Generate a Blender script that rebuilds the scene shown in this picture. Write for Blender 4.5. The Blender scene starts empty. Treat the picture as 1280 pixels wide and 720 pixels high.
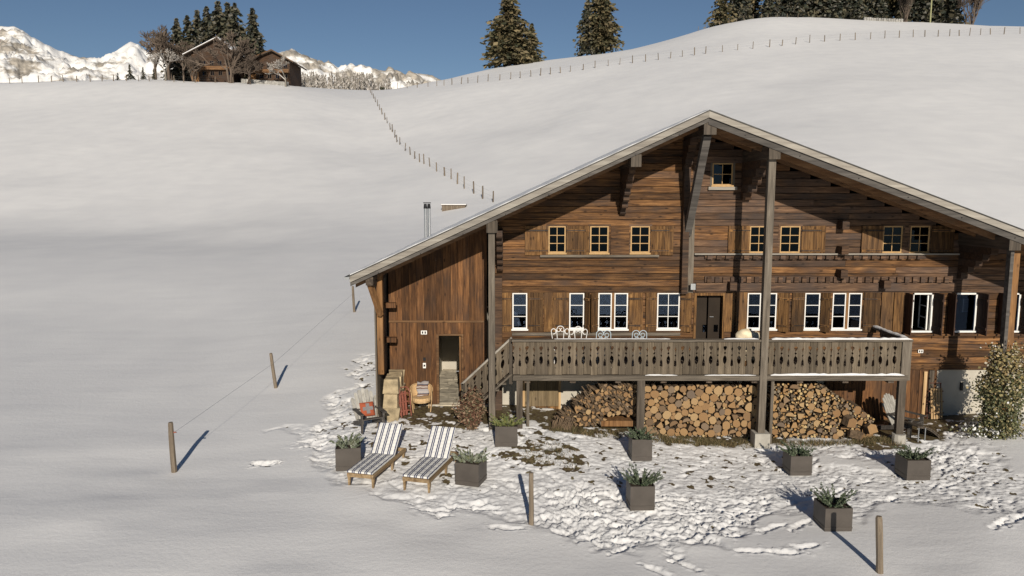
import bpy, math, random
import numpy as np
from mathutils import Vector, Matrix, Euler

# ------------------------------------------------------------------ camera, world, sun
SC = bpy.context.scene
COL = SC.collection
F = 950.0; HOR = 243.0; ZC = 6.4
PITCH = math.atan((360 - HOR) / F)
cd = bpy.data.cameras.new('camera'); cam = bpy.data.objects.new('camera', cd); COL.objects.link(cam)
cam.location = (0, 0, ZC); cam.rotation_euler = (math.pi / 2 - PITCH, 0, 0)
cd.sensor_width = 36; cd.lens = 36 * F / 1280; cd.clip_start = .1; cd.clip_end = 20000
SC.camera = cam
SUN_EL = math.radians(21.5); SUN_AZ = math.radians(5.4)      # from behind the camera, a little to the right
wd = bpy.data.worlds.new('World'); SC.world = wd; wd.use_nodes = True
wn = wd.node_tree; bg = wn.nodes['Background']
sky = wn.nodes.new('ShaderNodeTexSky'); sky.sky_type = 'NISHITA'; sky.sun_disc = False
sky.sun_elevation = SUN_EL; sky.sun_rotation = math.pi - SUN_AZ
sky.altitude = 2200; sky.air_density = 1.0; sky.dust_density = 0.0; sky.ozone_density = 2.2
wn.links.new(sky.outputs[0], bg.inputs[0]); bg.inputs[1].default_value = 0.05
sl = bpy.data.lights.new('sun', 'SUN'); so = bpy.data.objects.new('sun', sl); COL.objects.link(so)
sl.energy = 4.6; sl.angle = math.radians(.53); sl.color = (1.0, .91, .78)
so.location = (20, -40, 40)
so.rotation_euler = Vector((-math.sin(SUN_AZ) * math.cos(SUN_EL), math.cos(SUN_AZ) * math.cos(SUN_EL), -math.sin(SUN_EL))).to_track_quat('-Z', 'Y').to_euler()
SC.view_settings.view_transform = 'Standard'; SC.view_settings.look = 'None'
SC.view_settings.exposure = 0.06; SC.view_settings.gamma = 1.0
SC.render.engine = 'CYCLES'

rnd = random.Random(7)
CP, SP = math.cos(PITCH), math.sin(PITCH)
def ray(px, py):
    dx, dy = (px - 640) / F, (360 - py) / F
    return dx, CP + dy * SP, dy * CP - SP
def P(px, py, Y):                       # the point of a pixel's ray on the upright plane at distance Y
    a, b, c = ray(px, py); t = Y / b
    return Vector((a * t, Y, ZC + c * t))

# ------------------------------------------------------------------ materials
def new_mat(name):
    m = bpy.data.materials.new(name); m.use_nodes = True
    return m, m.node_tree.nodes, m.node_tree.links, m.node_tree.nodes['Principled BSDF']
def N(ns, kind, **kw):
    n = ns.new('ShaderNode' + kind)
    for k, v in kw.items():
        if k.startswith('i_'): n.inputs[int(k[2:])].default_value = v
        else: setattr(n, k, v)
    return n
def ramp(ns, stops, interp='LINEAR'):
    r = ns.new('ShaderNodeValToRGB'); r.color_ramp.interpolation = interp
    e = r.color_ramp.elements
    while len(e) < len(stops): e.new(.5)
    for i, (p, c) in enumerate(stops):
        e[i].position = p; e[i].color = (*c, 1) if len(c) == 3 else c
    return r
def math_n(ns, ln, op, a, b=None, clamp=False):
    n = ns.new('ShaderNodeMath'); n.operation = op; n.use_clamp = clamp
    for i, v in enumerate((a, b)):
        if v is None: continue
        if isinstance(v, (int, float)): n.inputs[i].default_value = v
        else: ln.new(v, n.inputs[i])
    return n.outputs[0]
def mixc(ns, ln, f, a, b, mode='MIX'):
    n = ns.new('ShaderNodeMix'); n.data_type = 'RGBA'; n.blend_type = mode
    for s, v in ((0, f), (6, a), (7, b)):
        if hasattr(v, 'links'): ln.new(v, n.inputs[s])
        elif isinstance(v, (int, float)): n.inputs[s].default_value = v
        else: n.inputs[s].default_value = (*v, 1)
    return n.outputs[2]
def coords(ns, ln, scale=(1, 1, 1), off=True):
    tc = ns.new('ShaderNodeTexCoord'); v = tc.outputs['Object']
    if off:
        oi = ns.new('ShaderNodeObjectInfo')
        m = ns.new('ShaderNodeVectorMath'); m.operation = 'MULTIPLY_ADD'
        cb = ns.new('ShaderNodeCombineXYZ')
        for i in range(3): ln.new(oi.outputs['Random'], cb.inputs[i])
        ln.new(cb.outputs[0], m.inputs[0]); m.inputs[1].default_value = (37, 61, 89); ln.new(v, m.inputs[2])
        v = m.outputs[0]
    mp = ns.new('ShaderNodeMapping'); mp.inputs['Scale'].default_value = scale; ln.new(v, mp.inputs[0])
    return mp.outputs[0], v
def wood(name, dark, mid, light, axis='X', vary=.5, grain=14, rough=.8, stain=.5, knots=True, grey=(.16, .13, .115)):
    m, ns, ln, b = new_mat(name)
    k = {'X': (.07, 1, 1), 'Y': (1, .07, 1), 'Z': (1, 1, .07)}[axis]
    v, raw = coords(ns, ln, k)
    n1 = N(ns, 'TexNoise'); n1.inputs['Scale'].default_value = grain; n1.inputs['Detail'].default_value = 7; n1.inputs['Roughness'].default_value = .65; n1.inputs['Distortion'].default_value = .6
    ln.new(v, n1.inputs[0])
    r = ramp(ns, [(.33, dark), (.5, mid), (.68, light)]); ln.new(n1.outputs[0], r.inputs[0])
    c = r.outputs[0]
    n2 = N(ns, 'TexNoise'); n2.inputs['Scale'].default_value = 1.1; n2.inputs['Detail'].default_value = 4
    ln.new(raw, n2.inputs[0])
    r2 = ramp(ns, [(.42, (0, 0, 0)), (.68, (1, 1, 1))]); ln.new(n2.outputs[0], r2.inputs[0])
    c = mixc(ns, ln, math_n(ns, ln, 'MULTIPLY', r2.outputs[0], stain), c, grey)
    if knots:
        v2 = N(ns, 'Mapping'); v2.inputs['Scale'].default_value = tuple(2.2 if q < 1 else 5 for q in k); ln.new(raw, v2.inputs[0])
        vo = N(ns, 'TexVoronoi'); vo.inputs['Scale'].default_value = 1.0; ln.new(v2.outputs[0], vo.inputs[0])
        r3 = ramp(ns, [(.06, (1, 1, 1)), (.16, (0, 0, 0))]); ln.new(vo.outputs['Distance'], r3.inputs[0])
        c = mixc(ns, ln, math_n(ns, ln, 'MULTIPLY', r3.outputs[0], .75), c, tuple(q * .35 for q in dark))
    oi = ns.new('ShaderNodeObjectInfo')
    hs = ns.new('ShaderNodeHueSaturation')
    ln.new(math_n(ns, ln, 'MULTIPLY_ADD', oi.outputs['Random'], vary), hs.inputs['Value'])
    hs.inputs['Value'].links[0].from_node.inputs[2].default_value = 1 - vary * .5
    ln.new(c, hs.inputs['Color']); ln.new(hs.outputs[0], b.inputs['Base Color'])
    b.inputs['Roughness'].default_value = rough; b.inputs['Specular IOR Level'].default_value = .25
    bp = N(ns, 'Bump'); bp.inputs['Strength'].default_value = .5; bp.inputs['Distance'].default_value = .012
    ln.new(n1.outputs[0], bp.inputs['Height']); ln.new(bp.outputs[0], b.inputs['Normal'])
    return m
def plain(name, c, rough=.7, metal=0, var=.15, scale=8, bump=.2, spec=.3):
    m, ns, ln, b = new_mat(name)
    v, raw = coords(ns, ln)
    n = N(ns, 'TexNoise'); n.inputs['Scale'].default_value = scale; n.inputs['Detail'].default_value = 5; ln.new(raw, n.inputs[0])
    r = ramp(ns, [(.3, tuple(q * (1 - var) for q in c)), (.7, tuple(min(1, q * (1 + var)) for q in c))]); ln.new(n.outputs[0], r.inputs[0])
    ln.new(r.outputs[0], b.inputs['Base Color'])
    b.inputs['Roughness'].default_value = rough; b.inputs['Metallic'].default_value = metal; b.inputs['Specular IOR Level'].default_value = spec
    bp = N(ns, 'Bump'); bp.inputs['Strength'].default_value = bump; bp.inputs['Distance'].default_value = .01
    ln.new(n.outputs[0], bp.inputs['Height']); ln.new(bp.outputs[0], b.inputs['Normal'])
    return m
def leafy(name, cols, rough=.75, trans=.0):
    m, ns, ln, b = new_mat(name)
    g = ns.new('ShaderNodeNewGeometry')
    st = [(i / (len(cols)), c) for i, c in enumerate(cols)]
    r = ramp(ns, st, 'CONSTANT'); ln.new(g.outputs['Random Per Island'], r.inputs[0])
    ln.new(r.outputs[0], b.inputs['Base Color']); b.inputs['Roughness'].default_value = rough
    b.inputs['Specular IOR Level'].default_value = .2
    return m

M = {}
M['log'] = wood('log wood', (.030, .015, .008), (.122, .058, .022), (.275, .140, .054), 'X', .95, 17, stain=.75, grey=(.052, .036, .028))
M['log_grey'] = wood('weathered log wood', (.026, .016, .011), (.09, .051, .030), (.185, .110, .064), 'X', .8, 17, stain=.75, grey=(.056, .043, .038))
M['log_dark'] = wood('dark log wood', (.02, .012, .008), (.06, .033, .019), (.12, .068, .036), 'X', .5, 14, stain=.5, grey=(.06, .05, .045))
M['plank'] = wood('annex plank wood', (.034, .016, .008), (.115, .052, .020), (.225, .108, .042), 'Z', .7, 17, stain=.6, grey=(.055, .033, .022))
M['shutter'] = wood('shutter wood', (.038, .019, .008), (.132, .066, .023), (.26, .142, .052), 'Z', 1.0, 16, stain=.5, grey=(.055, .037, .026))
M['shutter_dark'] = wood('dark shutter wood', (.02, .011, .008), (.05, .026, .017), (.08, .045, .028), 'Z', .4, 13, stain=.3, grey=(.04, .03, .03))
M['grey_z'] = wood('weathered grey timber', (.062, .052, .04), (.122, .102, .08), (.20, .172, .136), 'Z', .35, 12, stain=.4, grey=(.10, .085, .068), knots=False)
M['grey_x'] = wood('weathered grey beam', (.062, .052, .04), (.122, .102, .08), (.20, .172, .136), 'X', .35, 12, stain=.4, grey=(.10, .085, .068), knots=False)
M['balu'] = wood('weathered baluster board', (.058, .044, .030), (.112, .088, .060), (.172, .138, .098), 'Z', .5, 16, stain=.5, grey=(.085, .07, .055), knots=False)
M['dkpost'] = wood('dark timber post', (.03, .024, .018), (.07, .056, .042), (.125, .10, .078), 'Z', .3, 12, stain=.3, grey=(.08, .07, .06), knots=False)
M['dkbeam'] = wood('dark timber beam', (.03, .022, .016), (.075, .055, .04), (.14, .105, .075), 'Y', .4, 12, stain=.3, grey=(.08, .07, .06), knots=False)
M['post_o'] = wood('orange post wood', (.09, .043, .016), (.20, .10, .038), (.30, .165, .07), 'Z', .3, 12, stain=.3, grey=(.10, .07, .05))
M['fascia'] = wood('pale weathered bargeboard', (.19, .17, .145), (.27, .245, .21), (.36, .335, .29), 'X', .15, 9, stain=.35, grey=(.2, .185, .165), knots=False)
M['soffit'] = wood('brown soffit board', (.06, .03, .014), (.14, .072, .032), (.22, .125, .06), 'X', .5, 9, stain=.4, grey=(.12, .08, .05))
M['grey_raf'] = wood('grey outer rafter', (.04, .036, .032), (.08, .072, .065), (.135, .122, .108), 'X', .3, 9, stain=.3, grey=(.09, .085, .08), knots=False)
M['pale_wood'] = wood('pale beech wood', (.30, .19, .09), (.46, .31, .16), (.56, .40, .23), 'Z', .3, 9, stain=.15, grey=(.3, .2, .12), knots=False)
M['teak'] = wood('teak lounger wood', (.13, .085, .045), (.24, .165, .09), (.34, .25, .145), 'Y', .25, 12, stain=.35, grey=(.22, .17, .12), knots=False)
M['teak_z'] = wood('olive-brown hatch wood', (.09, .065, .035), (.17, .125, .07), (.25, .19, .11), 'Z', .25, 14, stain=.35, grey=(.14, .11, .08))
M['adir'] = wood('bleached chair slat wood', (.25, .235, .205), (.37, .355, .32), (.48, .46, .42), 'Z', .3, 12, stain=.4, grey=(.2, .19, .17), knots=False)
M['fpost'] = wood('fence post wood', (.07, .052, .036), (.16, .125, .09), (.27, .225, .17), 'Z', .4, 14, stain=.4, grey=(.11, .095, .08), knots=False)
M['bark'] = plain('log bark', (.115, .08, .05), .9, 0, .5, 14, .8)
M['trunk'] = plain('tree bark', (.07, .052, .036), .9, 0, .4, 3, .6)
M['twig'] = plain('bare twigs', (.115, .088, .068), .9, 0, .35, 3, .2)
M['white'] = plain('white window paint', (.74, .73, .70), .5, 0, .05, 6, .05)
M['honey'] = plain('honey window frame wood', (.42, .27, .12), .6, 0, .15, 10, .1)
M['plaster'] = plain('cream basement plaster', (.43, .40, .34), .9, 0, .09, 3, .3)
M['sand'] = plain('sandstone ledge', (.38, .28, .16), .9, 0, .2, 5, .4)
M['iron'] = plain('black iron', (.02, .02, .022), .5, .6, .2, 8, .1)
M['steel'] = plain('grey sheet metal', (.30, .31, .32), .4, .7, .1, 5, .05)
M['chrome'] = plain('bright flue steel', (.55, .56, .57), .28, .95, .05, 5, .02)
M['darkmetal'] = plain('dark roof sheet edge', (.05, .048, .045), .5, .3, .2, 6, .1)
M['concrete'] = plain('pale concrete', (.36, .34, .30), .9, 0, .12, 7, .3)
M['planter'] = plain('brown-grey planter metal', (.08, .069, .06), .5, .1, .15, 3, .08)
M['soil'] = plain('planter soil', (.04, .028, .02), 1, 0, .4, 20, .8)
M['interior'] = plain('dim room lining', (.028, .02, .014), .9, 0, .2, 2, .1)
M['white_iron'] = plain('white painted iron', (.72, .71, .69), .45, 0, .05, 8, .05)
M['blue_iron'] = plain('pale blue painted iron', (.42, .50, .56), .45, 0, .05, 8, .05)
M['red'] = plain('orange-red cushion fabric', (.34, .085, .04), .9, 0, .12, 40, .3)
M['greyfab'] = plain('pale grey fabric', (.36, .35, .35), .9, 0, .1, 40, .3)
M['steel_fab'] = plain('grey cross fabric', (.20, .19, .19), .95, 0, .15, 40, .3)
M['redwood'] = plain('red painted sled wood', (.24, .085, .058), .6, 0, .25, 12, .2)
M['rust'] = plain('rusty brown sled iron', (.12, .055, .038), .7, .2, .25, 12, .2)
M['fleece'] = plain('cream sheepskin', (.72, .62, .44), 1, 0, .3, 5, .8)
M['curtain'] = plain('white curtain', (.78, .76, .72), .9, 0, .08, 6, .2)
M['rope'] = plain('woven wicker', (.56, .38, .20), .85, 0, .35, 55, .9)
M['pole'] = plain('olive utility pole', (.30, .30, .16), .9, 0, .2, 6, .3)

def mk_stone(name, c, scale):
    m, ns, ln, b = new_mat(name)
    v, raw = coords(ns, ln)
    n = N(ns, 'TexNoise'); n.inputs['Scale'].default_value = scale; n.inputs['Detail'].default_value = 8; ln.new(raw, n.inputs[0])
    r = ramp(ns, [(.3, tuple(q * .55 for q in c)), (.55, c), (.8, tuple(min(1, q * 1.25) for q in c))]); ln.new(n.outputs[0], r.inputs[0])
    oi = ns.new('ShaderNodeObjectInfo'); hs = ns.new('ShaderNodeHueSaturation'); ln.new(r.outputs[0], hs.inputs['Color'])
    ln.new(math_n(ns, ln, 'MULTIPLY_ADD', oi.outputs['Random'], .45), hs.inputs['Value']); hs.inputs['Value'].links[0].from_node.inputs[2].default_value = .78
    ln.new(hs.outputs[0], b.inputs['Base Color']); b.inputs['Roughness'].default_value = .95
    bp = N(ns, 'Bump'); bp.inputs['Strength'].default_value = .8; bp.inputs['Distance'].default_value = .03
    ln.new(n.outputs[0], bp.inputs['Height']); ln.new(bp.outputs[0], b.inputs['Normal'])
    return m
M['stone'] = mk_stone('yellow sandstone', (.40, .32, .20), 5)
M['flag'] = mk_stone('pale flagstone', (.46, .41, .32), 4)
M['greystone'] = mk_stone('grey field stone', (.30, .29, .27), 2)

def mk_logend():
    m, ns, ln, b = new_mat('sawn log end')
    v, raw = coords(ns, ln, (1, 1, 1), False)
    vm = ns.new('ShaderNodeVectorMath'); vm.operation = 'MULTIPLY'; ln.new(raw, vm.inputs[0]); vm.inputs[1].default_value = (1, 0, 1)
    le = ns.new('ShaderNodeVectorMath'); le.operation = 'LENGTH'; ln.new(vm.outputs[0], le.inputs[0])
    nz = N(ns, 'TexNoise'); nz.inputs['Scale'].default_value = 5; ln.new(raw, nz.inputs[0])
    d = math_n(ns, ln, 'ADD', le.outputs['Value'], math_n(ns, ln, 'MULTIPLY', nz.outputs[0], .25))
    sn = math_n(ns, ln, 'SINE', math_n(ns, ln, 'MULTIPLY', d, 34))
    oi = ns.new('ShaderNodeObjectInfo')
    base = ramp(ns, [(0, (.10, .072, .046)), (.12, (.23, .135, .06)), (.3, (.33, .205, .092)), (.5, (.21, .118, .05)), (.65, (.38, .265, .135)), (.8, (.27, .16, .07)), (.92, (.17, .13, .09)), (1, (.10, .082, .066))]); ln.new(oi.outputs['Random'], base.inputs[0])
    fa = math_n(ns, ln, 'MULTIPLY_ADD', sn, .2); fa.node.inputs[2].default_value = .2
    c = mixc(ns, ln, fa, base.outputs[0], (.20, .11, .05))
    b.inputs['Roughness'].default_value = .9
    ln.new(c, b.inputs['Base Color']); return m
M['logend'] = mk_logend()
M['stickend'] = leafy('kindling ends', [(.36, .24, .11), (.24, .15, .07), (.42, .31, .16), (.16, .115, .07), (.33, .19, .075), (.10, .078, .055), (.19, .155, .11)], .9)

def mk_glass():
    m, ns, ln, b = new_mat('window glass')
    ns.remove(b); out = ns['Material Output']
    tr = N(ns, 'BsdfTransparent'); tr.inputs[0].default_value = (.42, .46, .52, 1)
    gl = N(ns, 'BsdfGlossy'); gl.inputs['Roughness'].default_value = .03; gl.inputs['Color'].default_value = (.45, .62, .92, 1)
    fr = N(ns, 'Fresnel'); fr.inputs[0].default_value = 1.4
    mx = N(ns, 'MixShader'); ln.new(fr.outputs[0], mx.inputs[0]); ln.new(tr.outputs[0], mx.inputs[1]); ln.new(gl.outputs[0], mx.inputs[2])
    ln.new(mx.outputs[0], out.inputs[0]); return m
M['glass'] = mk_glass()

def mk_snow(name, dirt=False):
    m, ns, ln, b = new_mat(name)
    tc = ns.new('ShaderNodeTexCoord'); v = tc.outputs['Object']
    n = N(ns, 'TexNoise'); n.inputs['Scale'].default_value = .35; n.inputs['Detail'].default_value = 6; ln.new(v, n.inputs[0])
    r = ramp(ns, [(.3, (.70, .70, .705)), (.7, (.76, .758, .755))]); ln.new(n.outputs[0], r.inputs[0])
    c = r.outputs[0]; b.inputs['Roughness'].default_value = .55; b.inputs['Specular IOR Level'].default_value = .25
    f = N(ns, 'TexNoise'); f.inputs['Scale'].default_value = 9; f.inputs['Detail'].default_value = 9; f.inputs['Roughness'].default_value = .7; ln.new(v, f.inputs[0])
    h = f.outputs[0]
    if dirt:
        at = ns.new('ShaderNodeAttribute'); at.attribute_name = 'dirt'
        g = N(ns, 'TexNoise'); g.inputs['Scale'].default_value = 16; g.inputs['Detail'].default_value = 8; ln.new(v, g.inputs[0])
        gr = ramp(ns, [(.3, (.035, .027, .017)), (.5, (.115, .085, .052)), (.62, (.13, .115, .05)), (.78, (.24, .185, .12))]); ln.new(g.outputs[0], gr.inputs[0])
        fac = math_n(ns, ln, 'ADD', at.outputs['Fac'], math_n(ns, ln, 'MULTIPLY', math_n(ns, ln, 'SUBTRACT', f.outputs[0], .5), .9))
        rr = ramp(ns, [(.42, (0, 0, 0)), (.58, (1, 1, 1))]); ln.new(fac, rr.inputs[0])
        c = mixc(ns, ln, rr.outputs[0], c, gr.outputs[0])
    ln.new(c, b.inputs['Base Color'])
    bp = N(ns, 'Bump'); bp.inputs['Strength'].default_value = .35; bp.inputs['Distance'].default_value = .03
    ln.new(h, bp.inputs['Height'])
    w = N(ns, 'TexNoise'); w.inputs['Scale'].default_value = .5; w.inputs['Detail'].default_value = 5
    mp = N(ns, 'Mapping'); mp.inputs['Scale'].default_value = (.35, 1.6, 1); ln.new(v, mp.inputs[0]); ln.new(mp.outputs[0], w.inputs[0])
    b2 = N(ns, 'Bump'); b2.inputs['Strength'].default_value = .25; b2.inputs['Distance'].default_value = .12
    ln.new(w.outputs[0], b2.inputs['Height']); ln.new(bp.outputs[0], b2.inputs['Normal']); ln.new(b2.outputs[0], b.inputs['Normal'])
    return m
M['snow'] = mk_snow('snow')
M['ground'] = mk_snow('snow with bare patches', True)
def mk_mountain():
    m, ns, ln, b = new_mat('snowy rock')
    tc = ns.new('ShaderNodeTexCoord'); v = tc.outputs['Object']
    g = ns.new('ShaderNodeNewGeometry'); sx = ns.new('ShaderNodeSeparateXYZ'); ln.new(g.outputs['Normal'], sx.inputs[0])
    n = N(ns, 'TexNoise'); n.inputs['Scale'].default_value = .009; n.inputs['Detail'].default_value = 9; n.inputs['Roughness'].default_value = .62
    mp = N(ns, 'Mapping'); mp.inputs['Scale'].default_value = (1, .6, 1.7); ln.new(v, mp.inputs[0]); ln.new(mp.outputs[0], n.inputs[0])
    at = ns.new('ShaderNodeAttribute'); at.attribute_name = 'rock'
    fac = math_n(ns, ln, 'ADD', math_n(ns, ln, 'MULTIPLY', n.outputs[0], 1.7), at.outputs['Fac'])
    r = ramp(ns, [(.86, (0, 0, 0)), (1.0, (1, 1, 1))]); ln.new(fac, r.inputs[0])
    n2 = N(ns, 'TexNoise'); n2.inputs['Scale'].default_value = .05; n2.inputs['Detail'].default_value = 6; ln.new(v, n2.inputs[0])
    rc = ramp(ns, [(.35, (.24, .22, .19)), (.65, (.50, .45, .38))]); ln.new(n2.outputs[0], rc.inputs[0])
    ln.new(mixc(ns, ln, r.outputs[0], (.86, .85, .83), rc.outputs[0]), b.inputs['Base Color']); b.inputs['Roughness'].default_value = .8
    bp = N(ns, 'Bump'); bp.inputs['Strength'].default_value = .7; bp.inputs['Distance'].default_value = 8; ln.new(n.outputs[0], bp.inputs['Height']); ln.new(bp.outputs[0], b.inputs['Normal'])
    return m
M['mountain'] = mk_mountain()
def mk_stripes():
    m, ns, ln, b = new_mat('navy striped cushion')
    tc = ns.new('ShaderNodeTexCoord'); sx = ns.new('ShaderNodeSeparateXYZ'); ln.new(tc.outputs['Object'], sx.inputs[0])
    fr = math_n(ns, ln, 'FRACT', math_n(ns, ln, 'MULTIPLY_ADD', sx.outputs[0], 6.3)); fr.node.inputs[0].links[0].from_node.inputs[2].default_value = 10.5
    r = ramp(ns, [(0, (.66, .65, .62)), (.24, (.035, .045, .105)), (.42, (.66, .65, .62)), (.52, (.035, .045, .105)), (.70, (.66, .65, .62))], 'CONSTANT')
    ln.new(fr, r.inputs[0]); ln.new(r.outputs[0], b.inputs['Base Color']); b.inputs['Roughness'].default_value = .9
    n = N(ns, 'TexNoise'); n.inputs['Scale'].default_value = 90; ln.new(tc.outputs['Object'], n.inputs[0])
    bp = N(ns, 'Bump'); bp.inputs['Strength'].default_value = .2; bp.inputs['Distance'].default_value = .005; ln.new(n.outputs[0], bp.inputs['Height']); ln.new(bp.outputs[0], b.inputs['Normal'])
    return m
M['stripes'] = mk_stripes()
def mk_blanket():
    m, ns, ln, b = new_mat('striped wool blanket')
    tc = ns.new('ShaderNodeTexCoord'); sx = ns.new('ShaderNodeSeparateXYZ'); ln.new(tc.outputs['Object'], sx.inputs[0])
    fr = math_n(ns, ln, 'FRACT', math_n(ns, ln, 'MULTIPLY_ADD', sx.outputs[2], 4.2)); fr.node.inputs[0].links[0].from_node.inputs[2].default_value = 5.1
    r = ramp(ns, [(0, (.30, .28, .28)), (.25, (.13, .07, .05)), (.36, (.42, .37, .34)), (.5, (.20, .11, .07)), (.58, (.10, .09, .11)), (.72, (.36, .33, .32))], 'CONSTANT')
    ln.new(fr, r.inputs[0]); ln.new(r.outputs[0], b.inputs['Base Color']); b.inputs['Roughness'].default_value = 1
    return m
M['blanket'] = mk_blanket()
M['spruce'] = leafy('spruce needles', [(.075, .07, .036), (.14, .115, .06), (.04, .043, .025), (.19, .15, .08), (.10, .09, .05), (.15, .122, .072)])
M['spruce_d'] = leafy('dark spruce needles', [(.042, .048, .034), (.075, .072, .046), (.026, .032, .026), (.10, .088, .056), (.13, .125, .105)])
M['frost'] = leafy('frosted twigs', [(.30, .27, .24), (.40, .37, .34), (.22, .20, .17), (.48, .45, .42), (.17, .16, .14)])
M['juniper'] = leafy('juniper sprigs', [(.06, .085, .045), (.10, .125, .075), (.04, .058, .035), (.14, .16, .11), (.075, .09, .06)])
M['sage'] = leafy('grey-green sprigs', [(.14, .16, .11), (.20, .22, .17), (.09, .11, .07), (.27, .28, .23), (.12, .13, .07)])
M['yellowgreen'] = leafy('yellow-green sprigs', [(.13, .15, .05), (.20, .20, .07), (.08, .10, .04), (.16, .17, .08)])
M['drybush'] = leafy('dry reddish leaves', [(.13, .07, .045), (.20, .12, .075), (.085, .07, .04), (.26, .18, .12), (.10, .045, .03), (.15, .13, .075)])
M['climber'] = leafy('climber leaves', [(.13, .135, .065), (.085, .095, .045), (.22, .19, .09), (.30, .25, .13), (.055, .065, .035), (.18, .17, .09), (.10, .11, .06)])
M['climber_dry'] = leafy('yellowing climber leaves', [(.30, .24, .11), (.22, .18, .08), (.38, .30, .16), (.14, .13, .06), (.26, .19, .09), (.42, .38, .30)])
M['grass'] = leafy('dry grass', [(.16, .12, .06), (.10, .095, .04), (.24, .18, .10), (.07, .065, .03)])

# ------------------------------------------------------------------ mesh helpers
ORG = {}
class MB:
    def __init__(s): s.v = []; s.f = []; s.m = []
    def add(s, vs, fs, mi=0):
        o = len(s.v); s.v += [tuple(q) for q in vs]; s.f += [tuple(i + o for i in f) for f in fs]; s.m += [mi] * len(fs); return s
    def box(s, c, d, rot=None, mi=0):
        hx, hy, hz = d[0] / 2, d[1] / 2, d[2] / 2
        vs = [Vector((x * hx, y * hy, z * hz)) for z in (-1, 1) for y in (-1, 1) for x in (-1, 1)]
        if rot is not None: vs = [rot @ q for q in vs]
        c = Vector(c)
        return s.add([q + c for q in vs], [(0, 2, 3, 1), (4, 5, 7, 6), (0, 1, 5, 4), (2, 6, 7, 3), (0, 4, 6, 2), (1, 3, 7, 5)], mi)
    def b2(s, lo, hi, mi=0):
        return s.box([(a + b) / 2 for a, b in zip(lo, hi)], [abs(b - a) for a, b in zip(lo, hi)], None, mi)
    def bar(s, p0, p1, w, h, mi=0, up=(0, 0, 1)):            # a squared bar between two points
        p0, p1 = Vector(p0), Vector(p1); d = p1 - p0; L = d.length; d.normalize()
        x = d.cross(Vector(up))
        if x.length < 1e-4: x = Vector((1, 0, 0))
        x.normalize(); z = x.cross(d)
        R = Matrix((x, d, z)).transposed()
        return s.box((p0 + p1) / 2, (w, L, h), R, mi)
    def cyl(s, p0, p1, r0, r1=None, n=8, mi=0, cap=True, mcap=None):
        p0, p1 = Vector(p0), Vector(p1); r1 = r0 if r1 is None else r1
        d = (p1 - p0)
        if d.length < 1e-6: return s
        d.normalize(); a = Vector((0, 0, 1)) if abs(d.z) < .9 else Vector((1, 0, 0))
        x = d.cross(a).normalized(); y = d.cross(x)
        vs = [];
        for p, r in ((p0, r0), (p1, r1)):
            for i in range(n):
                t = 2 * math.pi * i / n; vs.append(p + (x * math.cos(t) + y * math.sin(t)) * r)
        s.add(vs, [(i, (i + 1) % n, n + (i + 1) % n, n + i) for i in range(n)], mi)
        if cap:
            o = len(s.v) - 2 * n
            s.f += [tuple(o + i for i in range(n - 1, -1, -1)), tuple(o + n + i for i in range(n))]; s.m += [mi if mcap is None else mcap] * 2
        return s
    def tube(s, pts, r, n=5, mi=0):
        for a, b in zip(pts[:-1], pts[1:]): s.cyl(a, b, r, r, n, mi)
        return s
    def prism(s, poly, d, mi=0, mcap=None):                 # a planar outline pushed along d
        n = len(poly); d = Vector(d); a = [Vector(q) for q in poly]
        o = len(s.v); s.v += [tuple(q) for q in a] + [tuple(q + d) for q in a]
        s.f += [(o + i, o + (i + 1) % n, o + n + (i + 1) % n, o + n + i) for i in range(n)]; s.m += [mi] * n
        s.f += [tuple(o + i for i in range(n - 1, -1, -1)), tuple(o + n + i for i in range(n))]; s.m += [mi if mcap is None else mcap] * 2
        return s
    def mesh(s, name, mats, smooth=False, org=(0, 0, 0)):
        me = bpy.data.meshes.new(name); ox, oy, oz = org
        me.from_pydata([(x - ox, y - oy, z - oz) for x, y, z in s.v], [], s.f)
        for m in mats: me.materials.append(m)
        if len(mats) > 1: me.polygons.foreach_set('material_index', s.m)
        if smooth: me.polygons.foreach_set('use_smooth', [True] * len(me.polygons))
        me.validate(); me.update(); return me
    def build(s, name, mats, parent=None, smooth=False, base=False, fix=True):
        if not isinstance(mats, (list, tuple)): mats = [mats]
        if fix: fix_normals(s)
        a = np.array(s.v); lo, hi = a.min(0), a.max(0); c = (lo + hi) / 2
        if base: c[2] = lo[2]
        me = s.mesh(name, mats, smooth, c)
        return link(name, me, parent, Vector([float(q) for q in c]))
def fix_normals(s):
    pass
def link(name, me, parent, c):
    o = bpy.data.objects.new(name, me); COL.objects.link(o)
    if parent is not None:
        o.parent = parent; o.location = Vector(c) - ORG[parent]; 
    else: o.location = c
    ORG[o] = Vector(c); return o
def tag(o, label=None, cat=None, group=None, kind=None):
    if label: o['label'] = label
    if cat: o['category'] = cat
    if group: o['group'] = group
    if kind: o['kind'] = kind
    return o
def thing(name, label, cat, loc, rz=0, group=None, world=False):
    o = bpy.data.objects.new(name, None); COL.objects.link(o); o.empty_display_size = .3
    o.location = loc; o.rotation_euler = (0, 0, rz); ORG[o] = Vector(loc) if world else Vector((0, 0, 0))
    return tag(o, label, cat, group)
KIDS = {}
def copy_tree(o, parent=None):
    c = o.copy(); COL.objects.link(c); ORG[c] = ORG.get(o, Vector((0, 0, 0)))
    if parent is not None: c.parent = parent
    for ch in list(o.children): copy_tree(ch, c)
    return c

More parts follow.
